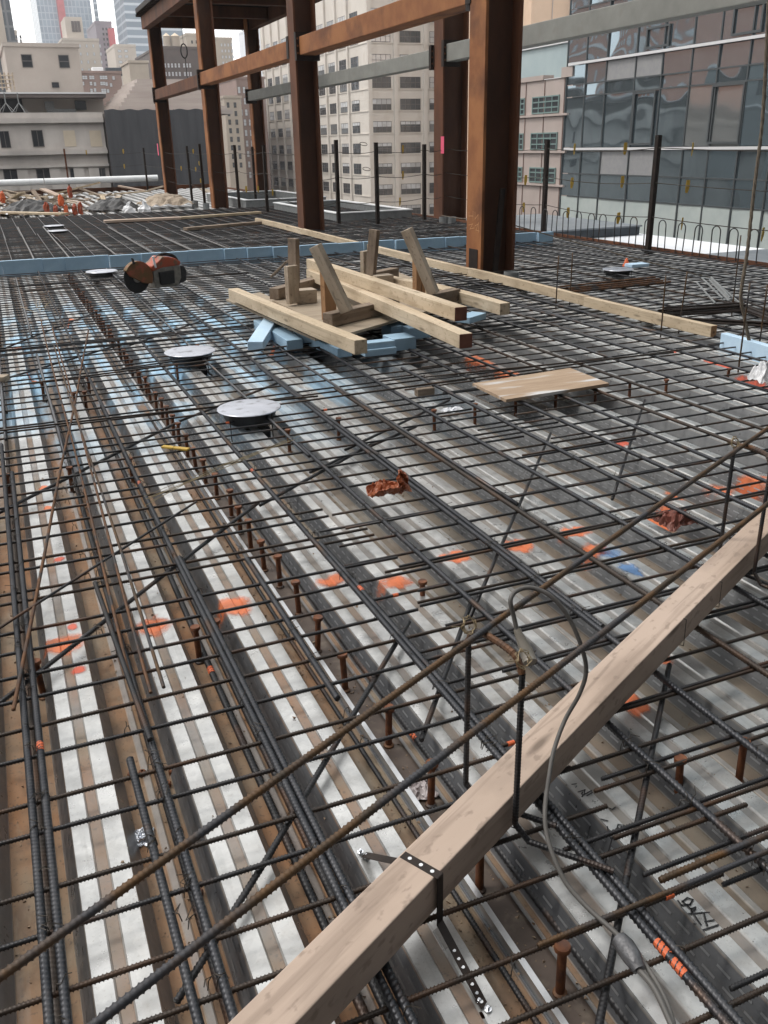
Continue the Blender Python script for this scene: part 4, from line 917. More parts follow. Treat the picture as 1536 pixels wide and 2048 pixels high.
# ================================================================== EDGE: plate, hairpins, posts, wires, tags
b = MB().box((8.68, 4, -.3), (8.705, 38.6, .06)); b.box((8.6, 4, -.32), (8.678, 38.6, -.3)); tag(b.build('edge_plate', 'rust_steel'), 'long rusty steel edge plate along the right side of the slab', 'edge plate')
b = MB().box((-2, 38.62, -.3), (8.7, 38.645, .12)); tag(b.build('edge_plate', 'rust_steel'), 'rusty steel edge plate along the far end of the slab', 'edge plate')
hair = None
def hairpin(y):
    global hair
    if hair is None:
        pts = [(0, -.075, 0), (0, -.075, .33)] + [(0, .075 * math.cos(math.radians(180 - a_)), .33 + .07 * math.sin(math.radians(a_))) for a_ in range(15, 180, 15)] + [(0, .075, .33), (0, .075, 0)]
        hair = MB().tube(pts, .0075, 8).build('hairpin_bar', 'rebar', loc=(0, 0, 0), smooth=True); tag(hair, 'dark hairpin bar standing in the row along the rusty edge plate', 'hairpin bar', 'hairpin bars along the slab edge'); hair.location = (8.66, y, .03); return hair
    o = hair.copy(); COL.objects.link(o); o.location = (8.66 + J(.01), y, .03 + J(.01)); o.rotation_euler = (J(.05), 0, J(.08)); return o
y = 8.35
while y < 15.2: hairpin(y); y += .34 + J(.04)
posts = [((1298, 505), 'dark steel post before the glass building, nearest the viewer', 1.54), ((1088, 468), 'dark steel post before the pink building, by the end of the blue strip', 1.51), ((850, 445), 'dark steel post just left of the second column', 1.48), ((757, 455), 'dark steel post left of centre, between two columns', 1.53), ((679, 455), 'dark steel post right of the middle rusty column', 1.59), ((536, 430), 'dark leaning post left of the middle rusty column', 1.53),
         ((140, 385), 'rusty post at the far end before the stone building', 1.57), ((296, 380), 'dark post before the black netting', 1.54), ((385, 402), 'dark post left of the pair between two far columns', 1.56), ((411, 415), 'dark post right of the pair between two far columns', 1.6), ((480, 418), 'dark post right behind the second far column', 1.55), ((512, 400), 'thin dark post at the foot of the far right column', 1.5)]
POST = {}
for i, ((px, py), lab, h) in enumerate(posts):
    p = P(px, py, 0); y_ = min(p[1], 38.4); x_ = p[0] * (y_ / p[1]) if p[1] > 38.4 else p[0]
    ln = Vector((J(.02), J(.02), 0)); b = MB(); s = .032
    for dx0, dx1, dy0, dy1 in ((-s, s, -.004, .004), (-s, -s + .008, .004, 2 * s)):
        v = [(x_ + dx, y_ + dy, z_) + () for z_ in (-.2, h) for dx, dy in ((dx0, dy0), (dx1, dy0), (dx1, dy1), (dx0, dy1))]
        v = [tuple(Vector(q) + (ln if q[2] > 0 else Vector((0, 0, 0)))) for q in v]
        b.add(v, [(3, 2, 1, 0), (4, 5, 6, 7), (0, 1, 5, 4), (1, 2, 6, 5), (2, 3, 7, 6), (3, 0, 4, 7)])
    t = thing('fence_post', (x_, y_, 0), lab, 'fence post'); b.build('angle_bar', 'dark_steel' if i != 6 else 'rust_steel', t)
    MB().box((x_ - .07, y_ - .07, .0), (x_ + .07, y_ + .07, .012)).build('base_plate', 'dark_steel', t)
    POST[i] = (x_, y_, h)
def cable(pts, sag, label, r=.006, mm='dark_wire', grp=None):
    q = []
    for a_, c_ in zip(pts, pts[1:]):
        for k in range(10): t_ = k / 10; v = Vector(a_).lerp(Vector(c_), t_); v.z -= sag * 4 * t_ * (1 - t_); q.append(v)
    q.append(Vector(pts[-1])); o = MB().tube(q, r, 5).build('guard_wire', mm); return tag(o, label, 'guard wire', grp)
def chain(idx, hh, ext): return [(POST[i][0], POST[i][1], hh) for i in idx] + ext
hs = {1.38: 'top', .93: 'middle', .48: 'lowest'}
for hh, nm in hs.items():
    cable([(8.9, 6.0, hh)] + chain([0, 1], hh, [(8.75, 17.4, hh)]), .05, nm + ' guard wire before the glass building')
    cable([(8.7, 17.4, hh)] + chain([2], hh, []) + [(POST[3][0], POST[3][1], hh), (POST[4][0], POST[4][1], hh), (5.5, 16.6, hh)], .04, nm + ' guard wire between the middle columns')
    cable([(5.5, 16.6, hh), (POST[5][0], POST[5][1], hh), (POST[10][0], POST[10][1], hh), (5.6, 25, hh), (POST[8][0], POST[8][1], hh), (5.8, 32.8, hh)], .05, nm + ' guard wire between the far columns')
    cable([(-1, 38.4, hh), (POST[6][0], 38.4, hh), (POST[7][0], 38.4, hh), (6.0, 33.3, hh)], .06, nm + ' guard wire along the far end before the stone building')
cable([PX(880, 430, 8.7), (5.6, 9.7, .62), PX(1600, 600, 8.5)], .02, 'taut thin cable passing the foot of the widest column', .007, 'rope')
tagp = []
def ytag(p, label, grp):
    s = .05; a_ = J(.5); b = MB(); v = [(-.022, 0, 0), (.022, 0, .0), (.03, .004, -.09), (.012, .012, -.17), (-.02, .006, -.16), (-.03, 0, -.08)]
    vs = [(p[0] + x_ * math.cos(a_), p[1] + x_ * math.sin(a_) + y_, p[2] + z_) for x_, y_, z_ in v]; vs2 = [(x_, y_ + .004, z_) for x_, y_, z_ in vs]
    b.add(vs + vs2, [(0, 1, 2, 3, 4, 5), (11, 10, 9, 8, 7, 6)] + [(i, (i + 1) % 6, 6 + (i + 1) % 6, 6 + i) for i in range(6)]); return tag(b.build('caution_tag', 'yellow_tag'), label, 'tag', grp)
for px, py in [(1150, 287), (1252, 285), (1387, 285), (1145, 355), (1246, 352), (1377, 360), (1137, 415), (1238, 425), (1366, 435), (1528, 455), (1048, 405), (1052, 350)]: ytag(PX(px, py, 8.75), 'yellow caution tag hanging on the guard wires before the glass and pink buildings', 'yellow tags at right')
for px, py in [(806, 290), (806, 342), (800, 395)]: ytag(PX(px, py, 8.0), 'yellow caution tag hanging on a wire between the middle columns', 'yellow tags at the middle')
for px, py in [(172, 300), (246, 298), (248, 328), (386, 298), (398, 322), (391, 334), (401, 357), (362, 332)]: ytag(PY(px, py, 37), 'yellow caution tag hanging on the guard wires at the far end', 'yellow tags at the far end')
for px, py in [(492, 372), (516, 372), (545, 378)]: ytag(PY(px, py, 24), 'yellow caution tag hanging low by the far right column', 'yellow tags by the far right column')
for px, py in [(727, 288), (733, 338), (505, 300)]:
    c_ = Vector(PX(px, py, 6.6)); b = MB(); b.tube([c_ + Vector((math.cos(a_ / 12 * 6.283) * .07, math.sin(a_ / 12 * 6.283) * .07, math.sin(a_ / 12 * 6.283) * .03)) for a_ in range(13)], .006, 5)
    tag(b.build('wire_coil', 'dark_wire'), 'loop of spare wire coiled on a guard wire between columns', 'wire coil', 'wire coils on the guard wires')
# ================================================================== STEEL FRAME
def hcol(x, y, zt_, label, w=.35, d=.40, fm='rust_lit'):
    """wide-flange column: flanges face +-x, web runs along x"""
    t = thing('steel_column', (x, y, 0), label, 'steel column'); tf, tw = .035, .025
    MB().box((x - d / 2, y - w / 2, -.1), (x - d / 2 + tf, y + w / 2, zt_)).build('flange', fm, t)  # left flange normally gets the rust with side light in its colour
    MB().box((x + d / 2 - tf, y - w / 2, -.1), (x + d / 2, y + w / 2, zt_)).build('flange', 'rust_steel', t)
    MB().box((x - d / 2 + tf, y - tw / 2, -.1), (x + d / 2 - tf, y + tw / 2, zt_)).build('web', 'rust_shade', t)  # recess shade carried by the darker web colour
    MB().box((x - d / 2 - .04, y - w / 2 - .04, -.06), (x + d / 2 + .04, y + w / 2 + .04, -.02)).build('base_plate', 'rust_steel', t)
    for z_ in (1.1, 2.9):
        if zt_ > z_: MB().box((x - d / 2 - .012, y + w / 2 - .02, z_), (x - d / 2, y + w / 2 + .1, z_ + .35)).build('connection_plate', 'dark_steel', t) if z_ > 2 else None
    return t
XA, XC = 5.42, 8.82
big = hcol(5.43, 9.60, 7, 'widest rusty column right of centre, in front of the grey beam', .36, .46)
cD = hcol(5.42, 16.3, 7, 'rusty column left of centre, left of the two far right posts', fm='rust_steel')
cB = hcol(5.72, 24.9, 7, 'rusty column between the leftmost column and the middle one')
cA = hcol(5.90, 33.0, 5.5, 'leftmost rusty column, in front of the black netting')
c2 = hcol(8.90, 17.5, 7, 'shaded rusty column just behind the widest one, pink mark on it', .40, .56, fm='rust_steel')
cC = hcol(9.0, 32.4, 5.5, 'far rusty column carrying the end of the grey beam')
# chalk scribbles and cover plate on the widest column
sx0 = 5.43 - .23 - .004
strokes('chalk_marks', [[(938, 425), (938, 438)], [(938, 432), (946, 432)], [(946, 424), (946, 440)], [(950, 425), (950, 438), (956, 430), (956, 440)], [(938, 450), (945, 448), (940, 458), (948, 456)], [(950, 452), (956, 448), (952, 460), (958, 462)], [(957, 446), (957, 464)]], .004, 0, big, 'chalk', plane=lambda x, y: PX(x, y, sx0))
b = MB().box((5.43 - .236, 9.49, -.05), (5.43 - .2315, 9.70, .33)); b.build('splice_plate', 'dark_steel', big)
b = MB(); b.add([(5.35, 9.40, 0), (5.42, 9.40, 0), (5.52, 9.44, 1.0), (5.45, 9.44, 1.0), (5.35, 9.42, 0), (5.42, 9.42, 0), (5.52, 9.46, 1.0), (5.45, 9.46, 1.0)], [(0, 1, 2, 3), (7, 6, 5, 4), (0, 4, 5, 1), (1, 5, 6, 2), (2, 6, 7, 3), (3, 7, 4, 0)])
tag(b.build('steel_plate', 'dark_steel'), 'dark narrow plate leaning in the recess of the widest column', 'steel plate')
def mark(par, p, sy, sz):
    b = MB().box((p[0] - .004, p[1] - sy, p[2] - sz), (p[0] - .001, p[1] + sy, p[2] + sz)); b.build('paint_mark', 'pink_paint', par)
mark(c2, PX(885, 290, 8.90 - .28), .07, .16); mark(cA, PX(316, 299, 5.90 - .2), .08, .19)
def beam_y(x, y0, y1, zb_, zt_, wd, mm, label):
    t = thing('steel_beam', (x, (y0 + y1) / 2, zb_), label, 'steel beam')
    MB().box((x - wd / 2, y0, zb_), (x + wd / 2, y1, zt_)).build('box_section', mm, t, bevel=.012)
    for y_ in (y0, y1):
        MB().box((x - wd / 2 - .06, y_ - .05, zb_ - .08), (x + wd / 2 + .06, y_ + .05, zt_ + .07)).build('end_plate', 'dark_steel', t)
        for k_ in range(3):
            for sx2 in (-1, 1): MB().tube([(x + sx2 * (wd / 2 + .03), y_ - .068, zb_ + .03 + k_ * .11), (x + sx2 * (wd / 2 + .03), y_ - .049, zb_ + .03 + k_ * .11)], .017, 6).build('bolt', 'rust_steel', t)
    return t
beam_y(5.42, 9.86, 16.07, 2.92, 3.20, .30, 'rust_lit', 'bright rusty beam from the widest column to the middle column')
beam_y(5.57, 16.53, 24.66, 2.96, 3.25, .30, 'rust_lit', 'bright rusty beam between the middle column and the next one')
beam_y(5.80, 25.14, 32.77, 3.0, 3.30, .30, 'rust_steel', 'brownish beam at the left between the two far columns')
beam_y(8.75, 17.78, 32.1, 2.93, 3.22, .25, 'primer_grey', 'grey primed beam behind the rusty beams, left of the second column')
beam_y(8.75, 5.5, 17.22, 2.95, 3.26, .25, 'primer_grey', 'grey primed beam at the upper right before the glass building')
# upper deck of the tower bay
t = thing('upper_deck', (7.3, 29, 5.4), 'dark upper deck of steel over the far columns', 'upper deck')
pr = []; x = 5.5
b = MB(); ys_ = (24.7, 33.2); xs = []
y = 24.7
k = 0; pts = []
while y < 33.15: pts += [(y, 5.55), (y + .05, 5.47), (y + .15, 5.47), (y + .2, 5.55)]; y += .3
for (ya, za), (yb, zb_) in zip(pts, pts[1:]): b.add([(5.4, ya, za), (9.2, ya, za), (9.2, yb, zb_), (5.4, yb, zb_)], [(0, 1, 2, 3)])
b.box((5.4, 24.7, 5.56), (9.2, 33.2, 5.7)); b.build('deck_sheet', 'dark_steel', t)
for x_ in (5.65, 9.05): MB().box((x_ - .12, 24.9, 5.1), (x_ + .12, 33.1, 5.46)).build('edge_beam', 'rust_steel', t)
for y_ in (33.0, 30.2, 27.4, 25.0): MB().box((5.78, y_ - .1, 5.16), (8.92, y_ + .1, 5.46)).build('cross_beam', 'rust_steel', t)
# coil hanging on the far column bay
c_ = Vector(PY(368, 102, 31)); b = MB(); 
for k in range(4): b.tube([c_ + Vector((math.cos(a_ / 16 * 6.283) * .10, J(.02), math.sin(a_ / 16 * 6.283) * .2)) for a_ in range(17)], .018, 6)
b.tube([c_ + Vector((.02, 0, -.2)), c_ + Vector((.03, 0, -1.2))], .012, 5); b.tube([c_ + Vector((0, 0, .2)), c_ + Vector((0, 0, 1.5))], .006, 5)
tag(b.build('hanging_coil', 'black_plastic'), 'black coil hanging between the two leftmost columns', 'coil')
# roof hatch curbs
def curb(x0, x1, y0, y1, h, label):
    t = thing('hatch_curb', ((x0 + x1) / 2, (y0 + y1) / 2, 0), label, 'roof curb'); w_ = .08
    b = MB(); b.box((x0, y0, -.05), (x1, y0 + w_, h)); b.box((x0, y1 - w_, -.05), (x1, y1, h)); b.box((x0, y0 + w_, -.05), (x0 + w_, y1 - w_, h)); b.box((x1 - w_, y0 + w_, -.05), (x1, y1 - w_, h)); b.build('curb', 'pipe_grey', t)
    b = MB(); b.box((x0 - .02, y0 - .02, h), (x1 + .02, y0 + w_ + .02, h + .02)); b.box((x0 - .02, y1 - w_ - .02, h), (x1 + .02, y1 + .02, h + .02)); b.box((x0 - .02, y0 + w_ + .021, h), (x0 + w_ + .02, y1 - w_ - .021, h + .02)); b.box((x1 - w_ - .02, y0 + w_ + .021, h), (x1 + .02, y1 - w_ - .021, h + .02)); b.build('flashing', 'white_pvc', t)
    MB().box((x0 + w_, y0 + w_, -.05), (x1 - w_, y1 - w_, -.03)).build('shaft', 'duct_dark', t)
curb(6.1, 8.3, 23.6, 28.2, .22, 'grey hatch curb with pale rim behind the middle column'); curb(6.5, 8.2, 17.9, 22.4, .2, 'grey hatch curb with pale rim right of the middle column')
# white pipe along far end
t = thing('white_pipe', (3, 38, .4), 'long white pipe lying along the far end of the slab', 'pipe')
for (a_, c_) in ((-2.5, 2.05), (2.08, 6.35)): MB().tube([(a_, 38.2, .42), (c_, 38.2, .42)], .12, 12).build('length', 'white_pvc', t, smooth=True)
# lower terrace and ducts outside the right edge
b = MB().box((8.95, 4, -.6), (12, 20.5, -.27)); tag(b.build('lower_roof', 'white_sheet'), kind='structure')
for (x0, x1, y0, y1, z0, z1, lab) in ((9.3, 11.8, 14.9, 18.6, -.265, -.08, 'low dark duct box on the white roof beside the blue strip end'), (9.0, 11.4, 6.5, 10.9, -.265, -.14, 'wide dark duct box on the white roof at the right'), (11.0, 11.9, 8.6, 10.6, -.265, .55, 'dark unit at the right edge behind the rope')):
    t = thing('duct', ((x0 + x1) / 2, (y0 + y1) / 2, z0), lab, 'duct'); MB().box((x0, y0, z0), (x1, y1, z1 - .03)).build('casing', 'duct_dark', t, bevel=.01); MB().box((x0 - .03, y0 - .03, z1 - .029), (x1 + .03, y1 + .03, z1)).build('lid', 'roof_grey', t)
# ================================================================== DEBRIS AT THE FAR LEFT
dl = [((0, 412), (45, 385), .4), ((10, 385), (30, 400), .5), ((55, 395), (80, 405), .35), ((85, 378), (118, 392), .5), ((80, 395), (200, 365), .45), ((155, 375), (205, 393), .4), ((118, 392), (160, 385), .4), ((238, 372), (290, 382), .35), ((230, 388), (300, 382), .3), ((20, 400), (60, 412), .2), ((90, 402), (130, 392), .25), ((130, 400), (165, 406), .2), ((0, 425), (130, 428), .12), ((65, 380), (80, 402), .5), ((300, 380), (330, 372), .4), ((208, 443), (360, 436), .12), ((360, 436), (520, 425), .12), ((370, 458), (520, 445), .1), ((405, 378), (430, 390), .5)]
pw = ['pale', 'grey', 'brown', 'weathered', 'thin']
where = ['at the left edge of the debris heap', 'nearest the white pipe at far left', 'low at the far left of the heap', 'slanting down left of the rusty far post', 'long and slanting across the heap before the white pipe', 'right of the rusty far post', 'middle of the heap behind the orange bags', 'before the black netting, upper one', 'before the black netting, lower one', 'at the left behind the lone post', 'left of the orange bags', 'right of the orange bags', 'lying flat in front of the orange bags', 'standing up in the heap', 'against the leftmost column', 'lying flat on the far mat, left', 'lying flat on the far mat before the second column', 'lying flat in front of the far mat planks', 'behind the second far column']
for i, (a, c, z) in enumerate(dl):
    yb_ = 27 + (440 - (a[1] + c[1]) / 2) * .12; pa = PY(*a, yb_); pc = PY(*c, yb_ - .8) if z > .15 else P(*c, .1)
    if z <= .15: pa = P(*a, .1)
    mm = ['wood_new', 'wood_old', 'wood_weathered', 'wood_pink'][i % 4]; o = timber('plank', pa, pc, .24 if i % 3 == 0 else .14, .05, mm); tag(o, ('pale ' if i % 4 in (0, 3) else 'weathered ') + 'plank ' + where[i], 'plank')
for k in range(34):
    px = random.uniform(-10, 345); py = random.uniform(384, 424); yb_ = 25 + (440 - py) * .16; p = Vector(PY(px, py, yb_)); an = random.uniform(0, 3.14); L = random.uniform(.5, 1.6)
    d = Vector((math.cos(an), math.sin(an), random.uniform(-.15, .25))) * L
    if p.x + abs(d.x) > 5.5 and 24 < p.y < 26: continue
    o = timber('plank', p - d / 2, p + d / 2, random.choice([.09, .14, .2]), .04, random.choice(['wood_old', 'wood_weathered', 'wood_old', 'wood_new'])); tag(o, 'short scrap board lying loose in the debris heap at the far left', 'board', 'scrap boards in the debris heap')
for i, (px, py) in enumerate([(5, 395), (93, 418), (112, 423), (132, 422), (150, 420), (161, 418), (122, 402), (140, 385)]):
    p = PY(px, py, 24.5) if py < 500 else P(px, py, .1); r_ = .062
    prof = [(r_ * .6, -.12), (r_ * .9, -.08), (r_, 0), (r_ * .8, .1), (r_ * .3, .15)]; o = MB().lathe(prof, tuple(p), 8).build('orange_bag', 'saw_orange' if i % 3 else 'orange_paint')
    for v in o.data.vertices: v.co += Vector((J(.018), J(.018), J(.02)))
    tag(o, 'small orange bag in the debris heap at the far left', 'bag', 'orange bags in the debris heap')
for px, py, lab in [(258, 418, 'white knotted bag in front of the far netting, left of two'), (289, 415, 'white knotted bag in front of the far netting, right of two')]:
    p = PY(px, py, 24); o = MB().lathe([(.09, -.17), (.15, -.12), (.145, -.03), (.09, .05), (.03, .10), (.05, .15)], tuple(p), 10).build('white_bag', 'white_bag')
    for v in o.data.vertices: v.co += Vector((J(.035), J(.035), J(.03)))
    tag(o, lab, 'bag')
b = MB()
for i in range(900):
    px = random.uniform(0, 350); py = random.uniform(396, 428) - (6 if px > 220 else 0); yb_ = 24.5 + (430 - py) * .28; p = PY(px, py, yb_); s = random.uniform(.03, .2)
    b.add([(p[0] + J(s), p[1] + J(s), p[2] + J(s * .5)) for _ in range(5)], [(0, 1, 2), (0, 2, 3), (0, 3, 4), (1, 2, 4), (2, 3, 4)])
tag(b.build('debris', 'wood_old'), 'heap of dark scraps under the planks at the far left', 'debris', kind='stuff')
b = MB()
for i in range(260):
    px = random.uniform(0, 340); py = random.uniform(392, 428); yb_ = 24 + (430 - py) * .28; p = PY(px, py, yb_); s = random.uniform(.03, .10)
    b.add([(p[0] + J(s), p[1] + J(s), p[2] + J(s * .5)) for _ in range(4)], [(0, 1, 2), (0, 2, 3), (0, 1, 3), (1, 2, 3)])
tag(b.build('debris', 'white_sheet'), 'pale scraps scattered over the debris heap at the far left', 'debris', kind='stuff')
for (px, py, w_, mm, lab) in [(225, 405, 45, 'black_bag', 'dark crumpled tarp in the debris heap before the netting'), (60, 408, 40, 'black_bag', 'dark crumpled tarp at the left of the debris heap'), (330, 395, 30, 'wood_weathered', 'pale crumpled sheet beside the leftmost column')]:
    p = PY(px, py, 26); b = MB(); n = 14; vs = []
    for i in range(n):
        for j in range(n):
            u, v = i / (n - 1) * 2 - 1, j / (n - 1) * 2 - 1; vs.append((p[0] + u * .7, p[1] + v * .7, max(-.05, p[2] + .25 * (1 - u * u) * (1 - v * v) + J(.045) - .15)))
    b.add(vs, [(i * n + j, i * n + j + 1, (i + 1) * n + j + 1, (i + 1) * n + j) for i in range(n - 1) for j in range(n - 1)]); o = b.build('tarp', mm); tag(o, lab, 'tarp')
# ================================================================== BUILDINGS
WIN = {}
def window(parent, c, wd, ht, axis, mull=(1, 1), frame='win_frame', pane='window_glass', blind=0.0, sill=None, name='window'):
    """window in a wall: reveal frame + panes; axis 'y' = wall faces -y, 'x' = wall faces -x"""
    key = (round(wd, 2), round(ht, 2), axis, mull, frame, pane)
    if key not in WIN:
        gb = MB(); fb_ = MB(); ft = min(.07, wd * .06)
        def bx(b, u0, u1, z0, z1, d0, d1):
            if axis == 'y': b.box((u0, d0, z0), (u1, d1, z1))
            else: b.box((d0, u0, z0), (d1, u1, z1))
        bx(gb, -wd / 2 + ft, wd / 2 - ft, -ht / 2 + ft, ht / 2 - ft, -.012, -.004)
        bx(fb_, -wd / 2, wd / 2, -ht / 2, -ht / 2 + ft, -.05, .03); bx(fb_, -wd / 2, wd / 2, ht / 2 - ft, ht / 2, -.05, .03)
        bx(fb_, -wd / 2, -wd / 2 + ft, -ht / 2 + ft, ht / 2 - ft, -.05, .03); bx(fb_, wd / 2 - ft, wd / 2, -ht / 2 + ft, ht / 2 - ft, -.05, .03)
        for i in range(1, mull[0] + 1): u = -wd / 2 + wd * i / (mull[0] + 1); bx(fb_, u - ft / 2, u + ft / 2, -ht / 2 + ft, ht / 2 - ft, -.045, .02)
        for i in range(1, mull[1] + 1): z_ = -ht / 2 + ht * i / (mull[1] + 1); bx(fb_, -wd / 2 + ft, wd / 2 - ft, z_ - ft / 2, z_ + ft / 2, -.04, .018)
        me = []
        for b, mm in ((gb, pane), (fb_, frame)):
            q = bpy.data.meshes.new('window'); q.from_pydata(b.v, [], b.f); q.materials.append(MATS[mm]); me.append(q)
        WIN[key] = me
    g_, f_ = WIN[key]; o = link(name, g_, c, parent)
    fr = link('frame', f_, c, o)
    if blind > 0:
        b = MB(); k = .06
        if axis == 'y': b.box((c[0] - wd / 2 + k, c[1] - .03, c[2] + ht / 2 - ht * blind), (c[0] + wd / 2 - k, c[1] - .02, c[2] + ht / 2 - k))
        else: b.box((c[0] - .03, c[1] - wd / 2 + k, c[2] + ht / 2 - ht * blind), (c[0] - .02, c[1] + wd / 2 - k, c[2] + ht / 2 - k))
        b.build('blind', 'blinds', o)
    return o
# --- cream office block, centre
cor = PY(738, 300, 150.0); XCm, YCm = cor[0], cor[1]
t = thing('office_building', (XCm, YCm, -42), 'tall cream stone office block with grids of windows behind the steel columns', 'building')
wall = MB(); wall.box((XCm, YCm, -42), (XCm + 75, YCm + 62, 62)); wb = wall.build('wall', 'cream', t)
low = MB(); yl0 = YCm + 62; low.box((XCm, yl0 + .01, -42), (XCm + 50, yl0 + 30, PX(560, 145, XCm)[2])); low.build('low_wing', 'cream', t)
rows = [PY(823, y_, YCm)[2] for y_ in (31, 73.5, 121, 165, 208.5, 253, 295.5, 336, 377.5, 420)]; ht = PY(823, 242, YCm)[2] - PY(823, 264, YCm)[2]
cols = [(745, 783), (801, 841), (859, 900), (917, 958), (975, 1016)]; nwin = 0
pil = MB()
for (xa, xb) in cols:
    a_, c_ = PY(xa, 255, YCm)[0], PY(xb, 255, YCm)[0]
    for z_ in rows:
        window(t, ((a_ + c_) / 2, YCm - .01, z_), c_ - a_, ht, 'y', (3, 1), blind=random.choice([0, .3, .5, .4, 0]), pane=random.choice(['window_glass', 'window_glass', 'window_glass_mid', 'window_glass_bright'])); nwin += 1
for px in (741, 792, 850, 908):
    x_ = PY(px, 255, YCm)[0]; pil.box((x_ - .35, YCm - .35, -42), (x_ + .35, YCm - .002, 62))
lc = [648, 669, 690, 713]; ly = []
for px in lc: ly.append(PX(px, 255, XCm)[1])
stp = (ly[0] - ly[-1]) / 3
ally = [ly[-1] + stp * k for k in range(0, 14)]
for k, y_ in enumerate(ally):
    if y_ > yl0 + 28: break
    for j, z_ in enumerate(rows):
        if y_ > yl0 - 2 and z_ > PX(560, 160, XCm)[2]: continue
        if 4 <= k <= 5 and nwin > 130: continue
        window(t, (XCm - .01, y_, z_), stp * .62, ht, 'x', (2, 1), blind=random.choice([0, .3, .5, 0]), pane=random.choice(['window_glass', 'window_glass', 'window_glass_mid', 'window_glass_bright'])) if k < 12 else None; nwin += 1
    pil.box((XCm - .35, y_ + stp / 2 - .3, -42), (XCm - .002, y_ + stp / 2 + .3, 62 if y_ < yl0 - 2 else 20))
pil.build('pilasters', 'cream', t)
sb = MB()
for z_ in rows: sb.box((XCm - .12, YCm - .12, z_ - ht / 2 - .22), (XCm + 75, YCm - .003, z_ - ht / 2 - .1)); sb.box((XCm - .12, YCm, z_ - ht / 2 - .22), (XCm - .003, yl0, z_ - ht / 2 - .1))
sb.build('sills', 'cream', t)
# --- pink stone building with green windows
XG = 30.0; yp0, yp1 = PX(1140, 300, XG)[1], PX(1010, 300, XG)[1]; yp1 = min(yp1, yp0 + 6.6); zt_ = PX(1090, 160, XG)[2]
t = thing('stone_building', (XG, (yp0 + yp1) / 2, -42), 'low pink stone building with green framed windows beside the glass facade', 'building')
MB().box((XG, yp0 + .05, -42), (XG + 30, yp1, zt_)).build('wall', 'pink_stone', t)
MB().box((XG - .1, yp0 + .06, zt_), (XG + .6, yp0 + 1.1, zt_ + .5)).build('parapet', 'pink_stone', t); MB().box((XG - .1, yp0 + 2.9, zt_), (XG + .6, yp1, zt_ + .25)).build('parapet', 'pink_stone', t)
MB().box((XG - .06, yp0 + 1.12, zt_ + .002), (XG + .5, yp0 + 2.88, zt_ + .04)).build('coping', 'band_white', t)
for (ya_, yb_) in ((192, 227), (265, 300), (335, 366)):
    z0 = PX(1090, yb_, XG)[2]; z1 = PX(1090, ya_, XG)[2]
    for (pa_, pb_) in ((1064, 1117), (1018, 1049)):
        y1_, y0_ = PX(pa_, 250, XG)[1], PX(pb_, 250, XG)[1]; window(t, (XG - .02, (y0_ + y1_) / 2, (z0 + z1) / 2), y1_ - y0_, z1 - z0, 'x', (3, 2), frame='win_green')
    MB().box((XG - .14, yp0 + .3, z0 - .16), (XG - .002, yp1 - .1, z0 - .05)).build('string_course', 'pink_stone', t)
for k in range(3): MB().box((XG - .05, yp0 + .8 + k * 2.0, -5), (XG - .002, yp0 + .84 + k * 2.0, zt_)).build('joint', 'brown_brick', t)
p = PX(1040, 100, XG + 12); p2 = PX(1145, 100, XG + 12)
t = thing('metal_roof', (XG + 12, p2[1], zt_), 'pale blue green metal roof behind the pink building', 'roof'); zq = PX(1100, 92, XG + 12)[2]
MB().box((XG + 12, p2[1] - 1, -42), (XG + 24, p[1] + 8, zq)).build('wall', 'teal_roof', t); MB().box((XG + 11.8, p2[1] - 1.2, zq), (XG + 24.2, p[1] + 8.2, zq + .2)).build('coping', 'band_white', t)
# peach building behind
p = PY(1062, 40, 120); p2 = PY(1160, 40, 120); t = thing('apartment_building', (p[0], 120, -42), 'peach coloured building glimpsed above the pink one at the top', 'building')
MB().box((p[0], 120, -42), (p2[0] + 12, 140, 50)).build('wall', 'peach', t)
b = MB(); [b.box((p[0] + k * 3.3, 119.9, -42), (p[0] + k * 3.3 + .12, 119.998, 50)) for k in range(1, 6)]; b.build('joints', 'pink_stone', t)
p3 = PY(1150, 15, 119.2); MB().box((p3[0], 119.0, p3[2] - 1.0), (p3[0] + 14, 119.89, p3[2] + 20)).build('awning', 'purple_tower', t)
